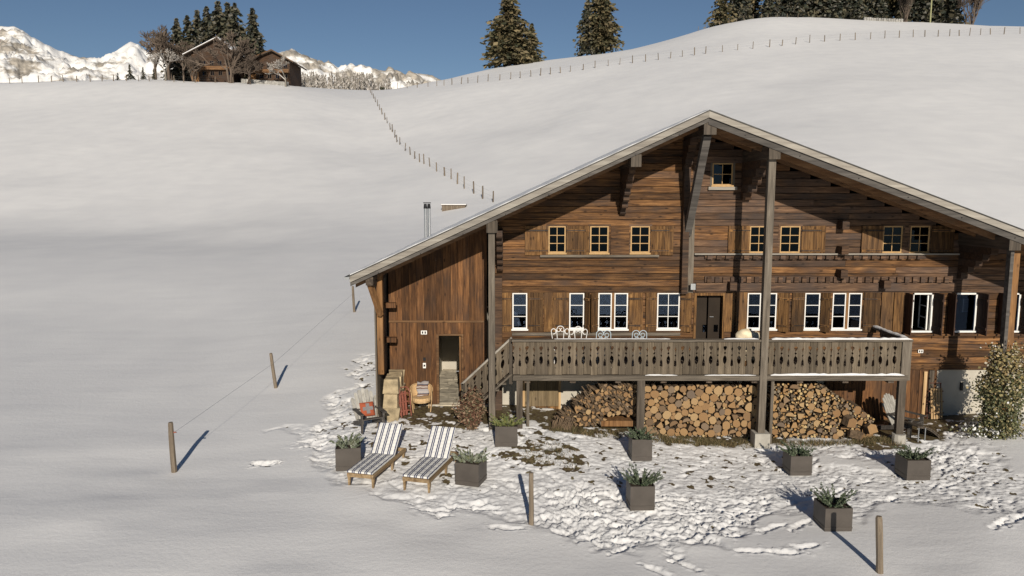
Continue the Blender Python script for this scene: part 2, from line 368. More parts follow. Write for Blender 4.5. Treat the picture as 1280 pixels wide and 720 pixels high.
# ------------------------------------------------------------------ terrain
def _hash(ix, iy, seed):
    h = (ix.astype(np.int64) * 374761393 + iy.astype(np.int64) * 668265263 + seed * 1442695) & 0x7fffffff
    h = ((h ^ (h >> 13)) * 1274126177) & 0x7fffffff
    return ((h ^ (h >> 16)) & 0xffff) / 65535.0
def vnoise(x, y, seed=0):
    ix = np.floor(x); iy = np.floor(y); fx = x - ix; fy = y - iy
    fx = fx * fx * fx * (fx * (fx * 6 - 15) + 10); fy = fy * fy * fy * (fy * (fy * 6 - 15) + 10)
    a = _hash(ix, iy, seed); b = _hash(ix + 1, iy, seed); c = _hash(ix, iy + 1, seed); d = _hash(ix + 1, iy + 1, seed)
    return (a * (1 - fx) + b * fx) * (1 - fy) + (c * (1 - fx) + d * fx) * fy * 1.0 - .5
def fbm(x, y, seed=0, oct=4, gain=.5):
    s = 0; a = 1
    for i in range(oct): s = s + a * vnoise(x * 2 ** i + 13.7 * i, y * 2 ** i - 7.3 * i, seed + i); a *= gain
    return s
def pchip(xk, Fk, xq):                       # Fk (K,N) values at knots xk for each query xq (N)
    h = np.diff(xk)[:, None]; d = np.diff(Fk, axis=0) / h
    m = np.zeros_like(Fk); w1 = 2 * h[1:] + h[:-1]; w2 = h[1:] + 2 * h[:-1]
    with np.errstate(divide='ignore', invalid='ignore'):
        hm = (w1 + w2) / (w1 / d[:-1] + w2 / d[1:])
    m[1:-1] = np.where(d[:-1] * d[1:] > 0, hm, 0); m[0] = d[0]; m[-1] = d[-1]
    xq = np.clip(xq, xk[0], xk[-1]); i = np.clip(np.searchsorted(xk, xq, 'right') - 1, 0, len(xk) - 2)
    j = np.arange(len(xq)); hh = (xk[i + 1] - xk[i]); t = (xq - xk[i]) / hh
    t2, t3 = t * t, t * t * t
    return (2 * t3 - 3 * t2 + 1) * Fk[i, j] + (t3 - 2 * t2 + t) * hh * m[i, j] + (3 * t2 - 2 * t3) * Fk[i + 1, j] + (t3 - t2) * hh * m[i + 1, j]
TY = np.array([6, 12, 15, 18, 20.45, 22.6, 28, 35, 50, 74, 95, 120, 150, 185, 225, 300, 500, 1600.])
TC = {-300: [1341, 770, 660, 587, 545, 513, 455, 402, 328, 287, 230, 177, 136, 105, 107, 150, 170, 235],
      0: [1341, 770, 660, 587, 545, 513, 455, 402, 328, 287, 230, 177, 136, 102.5, 104, 150, 170, 235],
      230: [1341, 772, 660, 590, 546, 514, 453, 400, 327, 286, 229, 176, 134, 101, 101.5, 140, 150, 235],
      350: [1341, 772, 660, 588, 542, 510, 445, 393, 326, 284, 229, 179, 137, 107, 107, 122, 116, 200],
      460: [1345, 772, 658, 582, 535, 503, 440, 388, 327, 277, 229, 190, 150, 122, 112, 122, 116, 200],
      630: [1350, 775, 660, 582, 533, 505, 440, 380, 320, 254, 208, 165, 128, 97, 85, 110, 130, 200],
      800: [1360, 780, 665, 592, 547, 518, 450, 385, 305, 222, 173, 130, 96, 69, 58, 100, 150, 200],
      957: [1365, 785, 670, 600, 556, 526, 450, 390, 285, 188, 140, 104, 72, 44, 22, 55, 150, 200],
      1128: [1365, 785, 670, 598, 552, 522, 450, 390, 275, 173, 126, 90, 60, 41, 27, 55, 150, 200],
      1280: [1360, 780, 665, 592, 545, 515, 450, 390, 272, 171, 123, 86, 55, 39, 33, 55, 150, 200],
      1600: [1360, 780, 665, 592, 545, 515, 450, 390, 275, 176, 129, 92, 62, 50, 46, 70, 150, 200]}
TU = np.array([(c - 640) / F for c in TC])
def _v(y):
    dy = (360 - np.array(y, float)) / F
    return (dy * CP - SP) / (CP + dy * SP)
TV = np.array([_v(r) for r in TC.values()])           # (cols, K)
def gz(X, Y):
    X = np.atleast_1d(np.asarray(X, float)).ravel(); Y = np.atleast_1d(np.asarray(Y, float)).ravel()
    Yc = np.maximum(Y, 6.0); lk = np.log(TY); lq = np.log(Yc)
    cols = np.array([pchip(lk, np.repeat(TV[i][:, None], 1, 1) if False else np.broadcast_to(TV[i][:, None], (len(TY), len(lq))), lq) for i in range(len(TU))])
    v = pchip(TU, cols, X / Yc)
    z = ZC + v * Yc
    z = np.where(Y < 6, z - (6 - Y) * .06, z)
    far = np.clip((Y - 26) / 40, 0, 1); left = np.clip((-2 - X) / 5, 0, 1)
    z = z + fbm(X / 26, Y / 34, 3, 3) * (.9 * far) + fbm(X / 5, Y / 3, 9, 3) * .10 * np.clip((18.5 - Y) / 3 + left + far, 0.05, 1)
    inside = np.clip(np.minimum.reduce([X + 3.5, 16 - X, Y - 22.75, 36.5 - Y]) / .25, 0, 1)
    return z - inside * 1.6
def G(px, py, y0=8, y1=320):                 # where a pixel's ray meets the ground
    a, b, c = ray(px, py); Y = np.geomspace(y0, y1, 3000); X = a / b * Y; zr = ZC + c / b * Y; g = gz(X, Y)
    k = np.where(zr <= g)[0]
    k = k[0] if len(k) else int(np.argmax((g - ZC) / Y))
    return Vector((float(X[k]), float(Y[k]), float(g[k])))
def on_ground(px, Y): 
    X = (px - 640) / F * Y; return Vector((X, Y, float(gz(X, Y)[0])))
def gzs(x, y): return float(gz(x, y)[0])

def make_ground():
    def grow(start, step, end, g):
        out = [start]; s = step
        while abs(out[-1] - start) < abs(end - start): s *= g; out.append(out[-1] + (s if end > start else -s))
        return out[1:]
    st = .034
    xm = list(np.arange(-10.5, 14.2, st)); ym = list(np.arange(12.3, 21.6, st)) + list(np.arange(21.62, 31.5, .055))
    xs = np.array(grow(xm[0], st, -1600, 1.075)[::-1] + xm + grow(xm[-1], st, 1700, 1.075))
    ys = np.array(grow(ym[0], st, -120, 1.2)[::-1] + ym + grow(ym[-1], .06, 2200, 1.028))
    nx, ny = len(xs), len(ys)
    X, Y = np.meshgrid(xs, ys); Z = gz(X.ravel(), Y.ravel()).reshape(ny, nx)
    i0, i1 = np.searchsorted(xs, -10.5), np.searchsorted(xs, 14.19); j0, j1 = np.searchsorted(ys, 12.3), np.searchsorted(ys, 31.4)
    sx, sy, sz = X[j0:j1, i0:i1], Y[j0:j1, i0:i1], Z[j0:j1, i0:i1]
    dep = sy * CP - (sz - ZC) * SP; pxx = 640 + F * sx / dep; pyy = 360 - F * (sy * SP + (sz - ZC) * CP) / dep
    def poly_sd(poly, ax, ay):
        ins = np.zeros(ax.shape, bool); d = np.full(ax.shape, 1e9)
        for (x0, y0), (x1, y1) in zip(poly, poly[1:] + poly[:1]):
            t = np.clip(((ax - x0) * (x1 - x0) + (ay - y0) * (y1 - y0)) / ((x1 - x0) ** 2 + (y1 - y0) ** 2), 0, 1)
            d = np.minimum(d, np.hypot(ax - x0 - t * (x1 - x0), ay - y0 - t * (y1 - y0)))
            c = ((y0 > ay) != (y1 > ay)) & (ax < (x1 - x0) * (ay - y0) / (y1 - y0 + 1e-9) + x0); ins ^= c
        return np.where(ins, d, -d)
    wx = pxx + fbm(sx * 1.1, sy * 1.1, 21, 3) * 34; wy = pyy + fbm(sx * 1.1, sy * 1.1, 31, 3) * 22
    main = [(398, 592), (380, 560), (396, 535), (440, 510), (478, 500), (520, 505), (640, 528), (900, 552), (1120, 552), (1180, 538), (1225, 556), (1300, 585), (1300, 640), (1120, 636), (1062, 662), (1015, 640), (950, 650), (905, 690), (830, 697), (745, 690), (690, 658), (620, 642), (560, 640), (490, 622), (430, 608)]
    sd = poly_sd(main, wx, wy)
    trail = [(478, 425), (452, 455), (432, 478), (405, 505), (398, 535), (385, 560), (410, 570), (425, 520), (445, 490), (470, 462), (484, 440)]
    sd = np.maximum(sd, poly_sd(trail, wx, wy)); sd = np.maximum(sd, poly_sd([(325, 541), (390, 537), (440, 545), (440, 560), (390, 553), (330, 549)], pxx, wy))
    clean = np.maximum.reduce([poly_sd([(1010, 565), (1110, 563), (1130, 590), (1040, 592)], wx, wy), poly_sd([(880, 655), (1000, 668), (1000, 690), (900, 690)], wx, wy),
                               poly_sd([(430, 597), (520, 600), (520, 612), (440, 616)], wx, wy)])
    tm = np.clip(sd / 9, 0, 1) * np.clip(1 - clean / 8, 0, 1)
    packed = np.clip(poly_sd([(640, 560), (1000, 570), (1300, 590), (1300, 632), (1000, 622), (820, 612), (640, 590)], wx, wy) / 8, 0, 1)
    h = np.zeros_like(sx)
    lobe = np.clip(poly_sd([(630, 606), (760, 600), (890, 612), (985, 628), (950, 652), (905, 690), (830, 697), (745, 690), (690, 658)], wx, wy) / 14, 0, 1)
    lobe = np.maximum(lobe, .9 * np.clip(poly_sd([(1150, 545), (1235, 560), (1250, 592), (1170, 592)], wx, wy) / 8, 0, 1)); lobe = np.maximum(lobe, .95 * np.clip(poly_sd(trail, wx, wy) / 5, 0, 1))
    amp = .42 + .8 * lobe
    ridg = 1 - np.abs(fbm(sx * 2.3, sy * 3.0, 41, 4, .55)) * 2.6
    ang = .6 + 2.2 * fbm(sx * .35, sy * .4, 45, 2); su = sx * np.cos(ang) + sy * np.sin(ang); sv = -sx * np.sin(ang) + sy * np.cos(ang)
    h += tm * (-.045 + amp * (.026 * (ridg - .55) + .05 * fbm(su * 2.0, sv * 5.0, 51, 3, .6)) + .02 * fbm(sx * 12, sy * 15, 61, 2) + .012 * packed * fbm(sx * 2.5, sy * 17, 63, 3, .7))
    cn = fbm(su * 2.1, sv * 4.2, 91, 3, .6); h -= tm * .032 * amp * np.exp(-(cn / .04) ** 2)
    R = random.Random(5); H, W_ = sx.shape
    idx = np.argwhere(tm > .35)
    xs0, ys0 = sx[0], sy[:, 0]
    nzf = fbm(sx * 7, sy * 8, 95, 3, .6)
    def dent(cx, cy, ang, ln_, wd_, dp, rim):
        a = np.searchsorted(xs0, cx - .5); b = np.searchsorted(xs0, cx + .5); c = np.searchsorted(ys0, cy - .5); d = np.searchsorted(ys0, cy + .5)
        if b - a < 3 or d - c < 3: return
        x = sx[c:d, a:b] - cx; y = sy[c:d, a:b] - cy
        u = (x * math.cos(ang) + y * math.sin(ang)) / ln_; v = (-x * math.sin(ang) + y * math.cos(ang)) / wd_
        r = np.sqrt(u * u + v * v) * (1 + .9 * nzf[c:d, a:b])
        h[c:d, a:b] += -dp * np.clip(1.25 - r, 0, 1) ** .7 * (r < 1.25) + rim * np.exp(-((r - 1.45) / .28) ** 2)
    for k in range(1500):
        j, i = idx[R.randrange(len(idx))]
        if R.random() > .35 + .65 * lobe[j, i]: continue
        near = (sy[j, i] < 18)
        dent(sx[j, i], sy[j, i], R.gauss(.55, .55) if R.random() < .7 else R.uniform(0, math.pi), R.uniform(.13, .3), R.uniform(.05, .085), R.uniform(.012, .045), R.uniform(.0, .01))
    for (x, y, a) in [(940, 689, .1), (985, 691, .1), (1008, 683, .3), (820, 713, -.7), (860, 708, -.9), (632, 660, .0), (905, 655, .7), (922, 640, .7), (1003, 655, .6), (1262, 652, .4), (1275, 646, .2), (598, 628, .1), (612, 633, .1), (570, 632, 0), (1180, 606, .3), (545, 636, .2), (1250, 655, .5), (880, 668, .6), (965, 660, .5)]:
        g = G(x, y); dent(g.x, g.y, a + R.uniform(-.15, .15), R.uniform(.26, .36), .075, .05, .012)
    g = G(330, 580); dent(g.x, g.y, .1, .24, .1, .08, .02)
    h[:] = np.clip(h, -.13, .07)
    # bare ground
    D = np.zeros_like(Z); dd = np.zeros_like(sx)
    sp = fbm(sx * 4.2, sy * 4.6, 71, 3, .6); sp2 = fbm(sx * 9, sy * 10, 81, 2)
    def reg(poly, soft): return np.clip(poly_sd(poly, wx, wy) / soft + .5, 0, 1)
    dd = np.maximum(dd, reg([(420, 470), (470, 440), (490, 500), (640, 528), (640, 560), (560, 600), (440, 580), (405, 560)], 14) * np.clip((sp + .35 * sp2 - .33) * 6, 0, 1))
    dd = np.maximum(dd, reg([(640, 533), (705, 548), (720, 575), (660, 590), (635, 565)], 12) * np.clip((sp + .3 * sp2 - .02) * 6, 0, 1))
    dd = np.maximum(dd, reg([(640, 545), (960, 558), (1010, 580), (950, 612), (700, 600), (600, 570)], 10) * np.clip((sp + .5 * sp2 - .34) * 6, 0, 1))
    dd = np.maximum(dd, reg([(1150, 545), (1300, 560), (1300, 630), (1000, 620)], 10) * np.clip((sp + .5 * sp2 - .50) * 6, 0, 1))
    dd = np.maximum(dd, reg([(640, 520), (692, 540), (900, 552), (1130, 553), (1180, 545), (1235, 530), (1300, 520), (1300, 470), (640, 470)], 7) * np.clip(.95 + sp * 1.2 + sp2 * .6, 0, 1))
    dd = np.maximum(dd, reg([(500, 500), (512, 522), (600, 535), (645, 530), (645, 500)], 7) * np.clip(.88 + sp * 1.2 + .6 * sp2, 0, 1))
    g = G(335, 582); dd = np.maximum(dd, np.clip(1.2 - np.hypot((sx - g.x) / .14, (sy - g.y) / .07), 0, 1))
    for k in range(150):
        j, i = idx[R.randrange(len(idx))]
        if R.random() < .55 and sy[j, i] < 17.6: continue
        r_ = R.uniform(.03, .075); dd = np.maximum(dd, np.clip(1.3 - np.hypot((sx - sx[j, i]) / r_, (sy - sy[j, i]) / (r_ * .7)), 0, 1)) if k < 90 else dd
    h *= 1 - .6 * dd; h -= .03 * np.clip(dd * 1.5, 0, 1)
    Z[j0:j1, i0:i1] += h; D[j0:j1, i0:i1] = dd
    me = bpy.data.meshes.new('snow_field'); nv = nx * ny
    me.vertices.add(nv); me.vertices.foreach_set('co', np.stack([X.ravel(), Y.ravel(), Z.ravel()], 1).ravel().astype(np.float32))
    ii = (np.arange(ny - 1)[:, None] * nx + np.arange(nx - 1)[None, :]).ravel()
    q = np.stack([ii, ii + 1, ii + nx + 1, ii + nx], 1).ravel().astype(np.int32); nf = len(ii)
    me.loops.add(nf * 4); me.loops.foreach_set('vertex_index', q)
    me.polygons.add(nf); me.polygons.foreach_set('loop_start', np.arange(nf, dtype=np.int32) * 4)
    me.polygons.foreach_set('use_smooth', np.ones(nf, bool))
    me.update(calc_edges=True)
    at = me.attributes.new('dirt', 'FLOAT', 'POINT'); at.data.foreach_set('value', D.ravel().astype(np.float32))
    me.materials.append(M['ground'])
    o = bpy.data.objects.new('snow_ground', me); COL.objects.link(o); tag(o, 'snow-covered ground and hillside meadow around the wooden chalet', 'ground', None, 'structure')
make_ground()

# ------------------------------------------------------------------ mountains
def mountain(name, label, ridge, Yr, depth, rock, seed):
    xk = np.array([p[0] for p in ridge], float); yk = np.array([p[1] for p in ridge], float)
    n, r = 420, 110
    px = np.linspace(xk[0], xk[-1], n); py = np.interp(px, xk, yk) + fbm(px / 9, px * 0, seed, 4) * 2.2
    V = np.zeros((r, n, 3)); RK = np.zeros((r, n))
    zb = ZC + float(_v(128)) * (Yr - depth)
    for k in range(n):
        top = P(px[k], py[k], Yr)
        for j in range(r):
            t = j / (r - 30) if j < r - 30 else None
            if t is not None and j < r - 30:
                Y = Yr - depth * (1 - t); X = top.x * Y / Yr; z = zb + (top.z - zb) * (t ** 1.25)
            else:
                q = (j - (r - 30)) / 29; Y = Yr + depth * q; X = top.x; z = top.z - (top.z - zb) * q * 1.1
            V[j, k] = (X, Y, z)
    tt = np.concatenate([np.linspace(0, 1, r - 30), np.linspace(1, 0, 30)])[:, None]
    env = np.minimum(1, (1 - tt) * 7) * np.minimum(1, tt * 6 + .2)
    rn = 1 - np.abs(fbm(V[..., 0] / 260, V[..., 1] / 330, seed + 5, 5, .55)) * 2.4
    V[..., 2] += env * (rn - .5) * 75 + env * fbm(V[..., 0] / 50, V[..., 1] / 60, seed + 9, 4) * 18
    RK[:] = rock(np.broadcast_to(px[None, :], (r, n)), np.broadcast_to(tt, (r, n)))
    me = bpy.data.meshes.new(name); idx = np.arange(r * n).reshape(r, n)
    fs = np.stack([idx[:-1, :-1], idx[:-1, 1:], idx[1:, 1:], idx[1:, :-1]], -1).reshape(-1, 4)
    me.from_pydata(V.reshape(-1, 3).tolist(), [], fs.tolist()); me.polygons.foreach_set('use_smooth', [True] * len(fs))
    at = me.attributes.new('rock', 'FLOAT', 'POINT'); at.data.foreach_set('value', RK.ravel().astype(np.float32)); me.materials.append(M['mountain'])
    o = bpy.data.objects.new(name, me); COL.objects.link(o); tag(o, label, 'mountain', None, 'structure')
mountain('mountain', 'snowy mountain ridge with dark rock bands at far left',
         [(-140, 40), (-60, 26), (0, 32), (18, 33), (28, 38), (40, 47), (58, 55), (78, 65), (98, 72), (128, 73), (138, 70), (150, 60), (163, 52), (174, 58), (186, 66), (215, 70), (250, 78), (300, 92), (330, 100)],
         3400, 1300, lambda x, t: -.06 - .12 * np.clip((x - 90) / 40, 0, 1) + .10 * (t < .75), 100)
mountain('mountain', 'long snowy mountain ridge with grey cliffs behind the frosted wood',
         [(290, 96), (320, 78), (345, 68), (358, 64), (375, 66), (392, 74), (408, 80), (424, 89), (434, 83), (444, 84), (470, 87), (498, 92), (507, 96), (520, 93), (540, 93), (548, 98), (570, 108), (600, 118)],
         3000, 1000, lambda x, t: -.02 + .13 * (t > .55) - .22 * ((x < 425) & (t < .62)), 200)

# ------------------------------------------------------------------ the big chalet
YW, YB, YR = 22.6, 20.45, 20.1
def W(px, py, dy=0.): return P(px, py, YW - dy)
chalet = thing('chalet', 'large old brown timber chalet with wide snowy gable roof and balcony', 'chalet', (5.2, 22.6, 0), 0, None, True)
A = P(887, 138, YR); EL = P(437, 345, YR); ER0 = P(1280, 288, YR)
SLL = (A.z - EL.z) / (A.x - EL.x); SLR = (A.z - ER0.z) / (ER0.x - A.x)
XR_E = 17.2; ER = Vector((XR_E, YR, A.z - SLR * (XR_E - A.x)))
def roof_top(x): return A.z - (SLL * (A.x - x) if x < A.x else SLR * (x - A.x))
TH = .24
YBACK = 37.2
ZF = W(700, 462).z                        # bottom of the timber wall
zs = lambda py: W(900, py).z
wx = lambda px, py=390: W(px, py).x
LOW = [(640.5, 659, 1, 3, 1), (711.5, 730, 1, 3, 1), (747.5, 784.5, 1, 3, 2), (821, 849, 2, 3, 1), (933.5, 970, 1, 3, 2), (1005, 1024, 1, 3, 1), (1039.5, 1076, 1, 3, 2)]
OPENW = [(1139, 1165), (1192, 1220), (1255, 1274)]
UP = [(685.5, 707), (737.5, 760.5), (788, 812), (936.5, 960), (974.5, 999.5), (1102.5, 1127), (1136.5, 1161)]
yLt, yLb, yUt, yUb = 366, 412, 282.5, 317
open_rects = []
for w in LOW: open_rects.append((wx(w[0]), wx(w[1]), zs(yLb), zs(yLt)))
for w in OPENW: open_rects.append((wx(w[0]), wx(w[1]), zs(yLb + 3), zs(yLt)))
for w in UP: open_rects.append((wx(w[0], 300), wx(w[1], 300), zs(yUb), zs(yUt)))
open_rects.append((wx(868.5), wx(903.5), ZF, zs(367)))
open_rects.append((W(890, 218).x, W(915.5, 218).x, zs(233), zs(204)))
zones = [(ZF, zs(yLb + 1.5)), (zs(yLb + 1.5), zs(yLt)), (zs(yLt), zs(yUb)), (zs(yUb), zs(yUt)), (zs(yUt), zs(233)), (zs(233), zs(204)), (zs(204), A.z - TH)]
XL, XRW = wx(619), 16.0
def log_profile(x0, x1, z0, z1, proud):
    h = z1 - z0; c = .012; y0, y1 = YW - proud, YW + .14
    pts = [(y1, z0), (y0 + c, z0 + .002), (y0, z0 + c), (y0, z1 - c), (y0 + c, z1 - .002), (y1, z1)]
    return MB().prism([(x0, y, z) for y, z in pts], (x1 - x0, 0, 0))
R1 = random.Random(11)
for za, zb in zones:
    n = max(1, round((zb - za) / .195)); hs = (zb - za) / n
    for k in range(n):
        z0, z1 = za + k * hs, za + (k + 1) * hs; zm = (z0 + z1) / 2
        xl = max(XL, A.x - (A.z - TH - zm) / SLL); xr = min(XRW, A.x + (A.z - TH - zm) / SLR)
        cuts = sorted([(a, b) for a, b, c, d in open_rects if c < zm - .01 < d and b > xl and a < xr])
        segs = []; x = xl
        for a, b in cuts:
            if a - x > .03: segs.append((x, a))
            x = max(x, b)
        if xr - x > .03: segs.append((x, xr))
        for a, b in segs:
            brk = [a]
            if a < 5.32 < b and zm > zs(366): brk.append(5.32)
            while True:
                nxt = brk[-1] + R1.uniform(3.2, 7.5)
                if nxt > b - .8: break
                brk.append(nxt)
            brk.append(b); brk = sorted(set(brk))
            for p, q in zip(brk[:-1], brk[1:]):
                if q - p < .02: continue
                right = (p + q) / 2 > 5.3
                mm = M['log_grey'] if right and zm > zs(366) and R1.random() < .8 else M['log']
                if zm < zs(420) and (p + q) / 2 > wx(1130): mm = M['log']
                log_profile(p, q - .004, z0, z1 - .004, R1.uniform(.035, .062)).build('log', mm, chalet)
# plaster base wall, the dim rooms behind the windows
mb = MB().b2((XL, YW + .03, -1.2), (XRW, YW + .35, ZF)); mb.build('base_wall', M['plaster'], chalet)
def room(name, lo, hi, mat, open_front=True):
    m = MB(); x0, y0, z0 = lo; x1, y1, z1 = hi
    v = [(x0, y0, z0), (x1, y0, z0), (x1, y1, z0), (x0, y1, z0), (x0, y0, z1), (x1, y0, z1), (x1, y1, z1), (x0, y1, z1)]
    m.add(v, [(0, 1, 2, 3), (4, 7, 6, 5), (3, 2, 6, 7), (0, 3, 7, 4), (1, 5, 6, 2)]); return m.build(name, mat, chalet)
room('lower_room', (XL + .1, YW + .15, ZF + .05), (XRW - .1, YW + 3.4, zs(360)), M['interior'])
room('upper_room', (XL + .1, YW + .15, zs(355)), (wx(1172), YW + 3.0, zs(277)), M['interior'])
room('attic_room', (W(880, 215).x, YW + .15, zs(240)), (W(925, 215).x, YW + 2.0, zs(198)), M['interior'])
# side and back walls
m = MB(); m.b2((XRW - .2, YW + .15, -1), (XRW, 36.6, roof_top(XRW) - TH)); m.build('side_wall', M['log_dark'], chalet)
m = MB(); m.prism([(-3.6, 36.4, -1), (XRW, 36.4, -1), (XRW, 36.4, roof_top(XRW) - TH), (A.x, 36.4, A.z - TH), (-3.6, 36.4, roof_top(-3.6) - TH)], (0, .2, 0)); m.build('back_wall', M['log_dark'], chalet)

def window(x0, x1, z0, z1, cols, rows, cas, fm, trim, label=None, yo=0.0, fw=.036, mw=.02):
    f = MB(); yf = YW - .035 - yo
    def fr(a, b, c, d, w, ya, yb):
        f.b2((a, ya, c), (a + w, yb, d)); f.b2((b - w, ya, c), (b, yb, d)); f.b2((a + w, ya, c), (b - w, yb, c + w)); f.b2((a + w, ya, d - w), (b - w, yb, d))
    panes = []
    cw = (x1 - x0 - (cas - 1) * .07) / cas
    for k in range(cas):
        a = x0 + k * (cw + .07); b = a + cw
        fr(a, b, z0 + .03, z1, fw, yf, yf + .06)
        gx0, gx1, gz0, gz1 = a + fw, b - fw, z0 + .03 + fw, z1 - fw
        for c in range(1, cols): xx = gx0 + (gx1 - gx0) * c / cols; f.b2((xx - mw / 2, yf + .008, gz0), (xx + mw / 2, yf + .045, gz1))
        for r in range(1, rows): zz = gz0 + (gz1 - gz0) * r / rows; f.b2((gx0, yf + .011, zz - mw / 2), (gx1, yf + .042, zz + mw / 2))
        for c in range(cols):
            for r in range(rows):
                panes.append((gx0 + (gx1 - gx0) * c / cols, gx0 + (gx1 - gx0) * (c + 1) / cols, gz0 + (gz1 - gz0) * r / rows, gz0 + (gz1 - gz0) * (r + 1) / rows))
    o = f.build('window', fm, chalet)
    if cas == 2:
        MB().b2((x0 + cw - .004, yf - .012, z0 + .03), (x0 + cw + .074, yf + .07, z1)).build('mullion', M['post_o'], o)
    for a, b, c, d in panes:
        MB().b2((a + .002, yf + .022, c + .002), (b - .002, yf + .028, d - .002)).build('pane', M['glass'], o)
    MB().b2((x0 - .03, yf - .05, z0 - .02), (x1 + .03, yf + .05, z0 + .03)).build('sill', fm, o)
    if trim:
        t = MB(); t.b2((x0 - .06, yf - .018, z0), (x0 - .002, yf + .05, z1 + .05)); t.b2((x1 + .002, yf - .018, z0), (x1 + .06, yf + .05, z1 + .05)); t.b2((x0 - .002, yf - .018, z1 + .002), (x1 + .002, yf + .05, z1 + .05))
        t.build('casing', trim, o)
    return o
for a, b, c, r, k in LOW: window(wx(a), wx(b), zs(yLb), zs(yLt), c, r, k, M['white'], M['shutter'])
for a, b in UP: window(wx(a, 300), wx(b, 300), zs(yUb), zs(yUt), 2, 3, 1, M['honey'], M['log_grey'])
window(W(890, 218).x, W(915.5, 218).x, zs(233), zs(204), 2, 2, 1, M['honey'], M['grey_z'])
MB().b2((W(884, 236).x, YW - .16, zs(237.5)), (W(919.5, 236).x, YW - .06, zs(233.5))).build('window_ledge', M['fascia'], chalet)
def shutter(xh, width, z0, z1, ang, mat, name='shutter'):         # hinged at xh; width sign gives the side; ang from flat against the wall
    n = max(2, round(abs(width) / .17)); m = MB(); w = abs(width) / n; s = 1 if width > 0 else -1
    for i in range(n): m.b2((i * w * s + .003 * s, -.028, z0 + R1.uniform(0, .012)), ((i + 1) * w * s - .003 * s, 0, z1 - R1.uniform(0, .012)))
    Rz = Matrix.Rotation(-ang * s, 3, 'Z')
    def tf(q): q.v = [tuple(Rz @ Vector(p) + Vector((xh, YW - .066, 0))) for p in q.v]; return q
    o = tf(m).build(name, mat, chalet)
    for zz in (z0 + (z1 - z0) * .16, z0 + (z1 - z0) * .84):
        tf(MB().b2((.01 * s, -.05, zz - .035), (abs(width) * s - .01 * s, -.0285, zz + .035))).build('batten', mat, o)
        tf(MB().b2((0, -.056, zz - .011), (abs(width) * s * .8, -.0505, zz + .011))).build('hinge', M['iron'], o)
    return o
Us = (zs(319), zs(282)); u = lambda p: wx(p, 300)
for a, b in [(685, 656), (708, 736), (813, 841), (936, 909), (1000.5, 1030), (1102, 1075), (1162, 1190)]: shutter(u(a), u(b) - u(a), *Us, 0.03, M['shutter'])
MB().b2((u(763), YW - .1, Us[0]), (u(786), YW - .066, Us[1])).build('panel', M['log'], chalet)
Ls = (zs(414), zs(365))
for a, b, g in [(639, 620.5, .02), (660.5, 679, .02), (710.5, 691, .02), (731, 741, 1.0), (746.5, 736, .6), (786, 803, .02), (820, 806, .1), (850.5, 864, .35), (972, 985, .5), (1004, 988, .02), (1025, 1036, .65), (1077.5, 1097, .2)]:
    shutter(wx(a), wx(b) - wx(a), *Ls, g, M['shutter'])
for a, b in [(680, 690.5), (904.5, 917), (919, 932), (1099.5, 1114), (1115, 1127)]:
    MB().b2((wx(a), YW - .1, Ls[0]), (wx(b), YW - .064, Ls[1])).build('panel', M['shutter'], chalet)
# three far right windows with frames, casements swung in and dark shutters at right angles
for i, (a, b) in enumerate(OPENW):
    x0, x1, z0, z1 = wx(a), wx(b), zs(yLb + 3), zs(yLt)
    f = MB(); y0 = YW - .03
    f.b2((x0, y0, z0 + .05), (x0 + .05, y0 + .08, z1)); f.b2((x1 - .05, y0, z0 + .05), (x1, y0 + .08, z1)); f.b2((x0, y0, z1 - .05), (x1, y0 + .081, z1 + .002)); f.b2((x0 - .03, y0 - .06, z0), (x1 + .03, y0 + .06, z0 + .05))
    o = f.build('window', M['white'], chalet)
    if i == 0:
        c = MB(); xx = x1 - .1
        for t in (0, 1): c.b2((xx - .02, y0 + .1 + t * .42, z0 + .05), (xx + .02, y0 + .15 + t * .42, z1 - .06))
        for t in (0, 1, 2, 3): zz = z0 + .07 + (z1 - z0 - .15) * t / 3; c.b2((xx - .018, y0 + .15, zz - .018), (xx + .018, y0 + .52, zz + .018))
        c.build('open_casement', M['white'], o)
        MB().b2((xx - .003, y0 + .15, z0 + .08), (xx + .003, y0 + .52, z1 - .08)).build('pane', M['glass'], o)
    else:
        MB().b2((x0 + .05, y0 + .03, z0 + .05), (x1 - .05, y0 + .036, z1 - .05)).build('pane', M['glass'], o)
    shutter(x0 - .23, -.42, z0 - .03, z1 + .02, 1.54, M['shutter_dark']); shutter(x1 + .04, .42, z0 - .03, z1 + .02, 1.5, M['shutter_dark'])
# a framed print and a white curtain seen inside
# door onto the balcony
d0, d1 = wx(869.5), wx(902.5)
dr = MB().b2((d0 - .07, YW - .09, ZF + .2), (d0, YW + .1, zs(366))).b2((d1, YW - .09, ZF + .2), (d1 + .07, YW + .1, zs(366))).b2((d0, YW - .088, zs(369)), (d1, YW + .1, zs(366))).build('balcony_door', M['shutter'], chalet)
leaf = MB(); leaf.b2((d0 + .02, YW + .16, ZF + .2), (d0 + .37, YW + .2, zs(370))); leaf.build('leaf', M['interior'], dr)  # both leaves take a near-black colour standing in for an open doorway's shade
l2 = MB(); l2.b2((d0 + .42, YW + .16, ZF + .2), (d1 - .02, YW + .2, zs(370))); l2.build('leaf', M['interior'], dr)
MB().cyl((d0 + .46, YW + .14, zs(397)), (d0 + .58, YW + .14, zs(397)), .014, None, 6).build('handle', M['steel'], dr)
for q in (d0 + .26, d0 + .60): MB().b2((q, YW + .152, zs(416)), (q + .13, YW + .159, zs(407))).build('pane', M['glass'], dr)
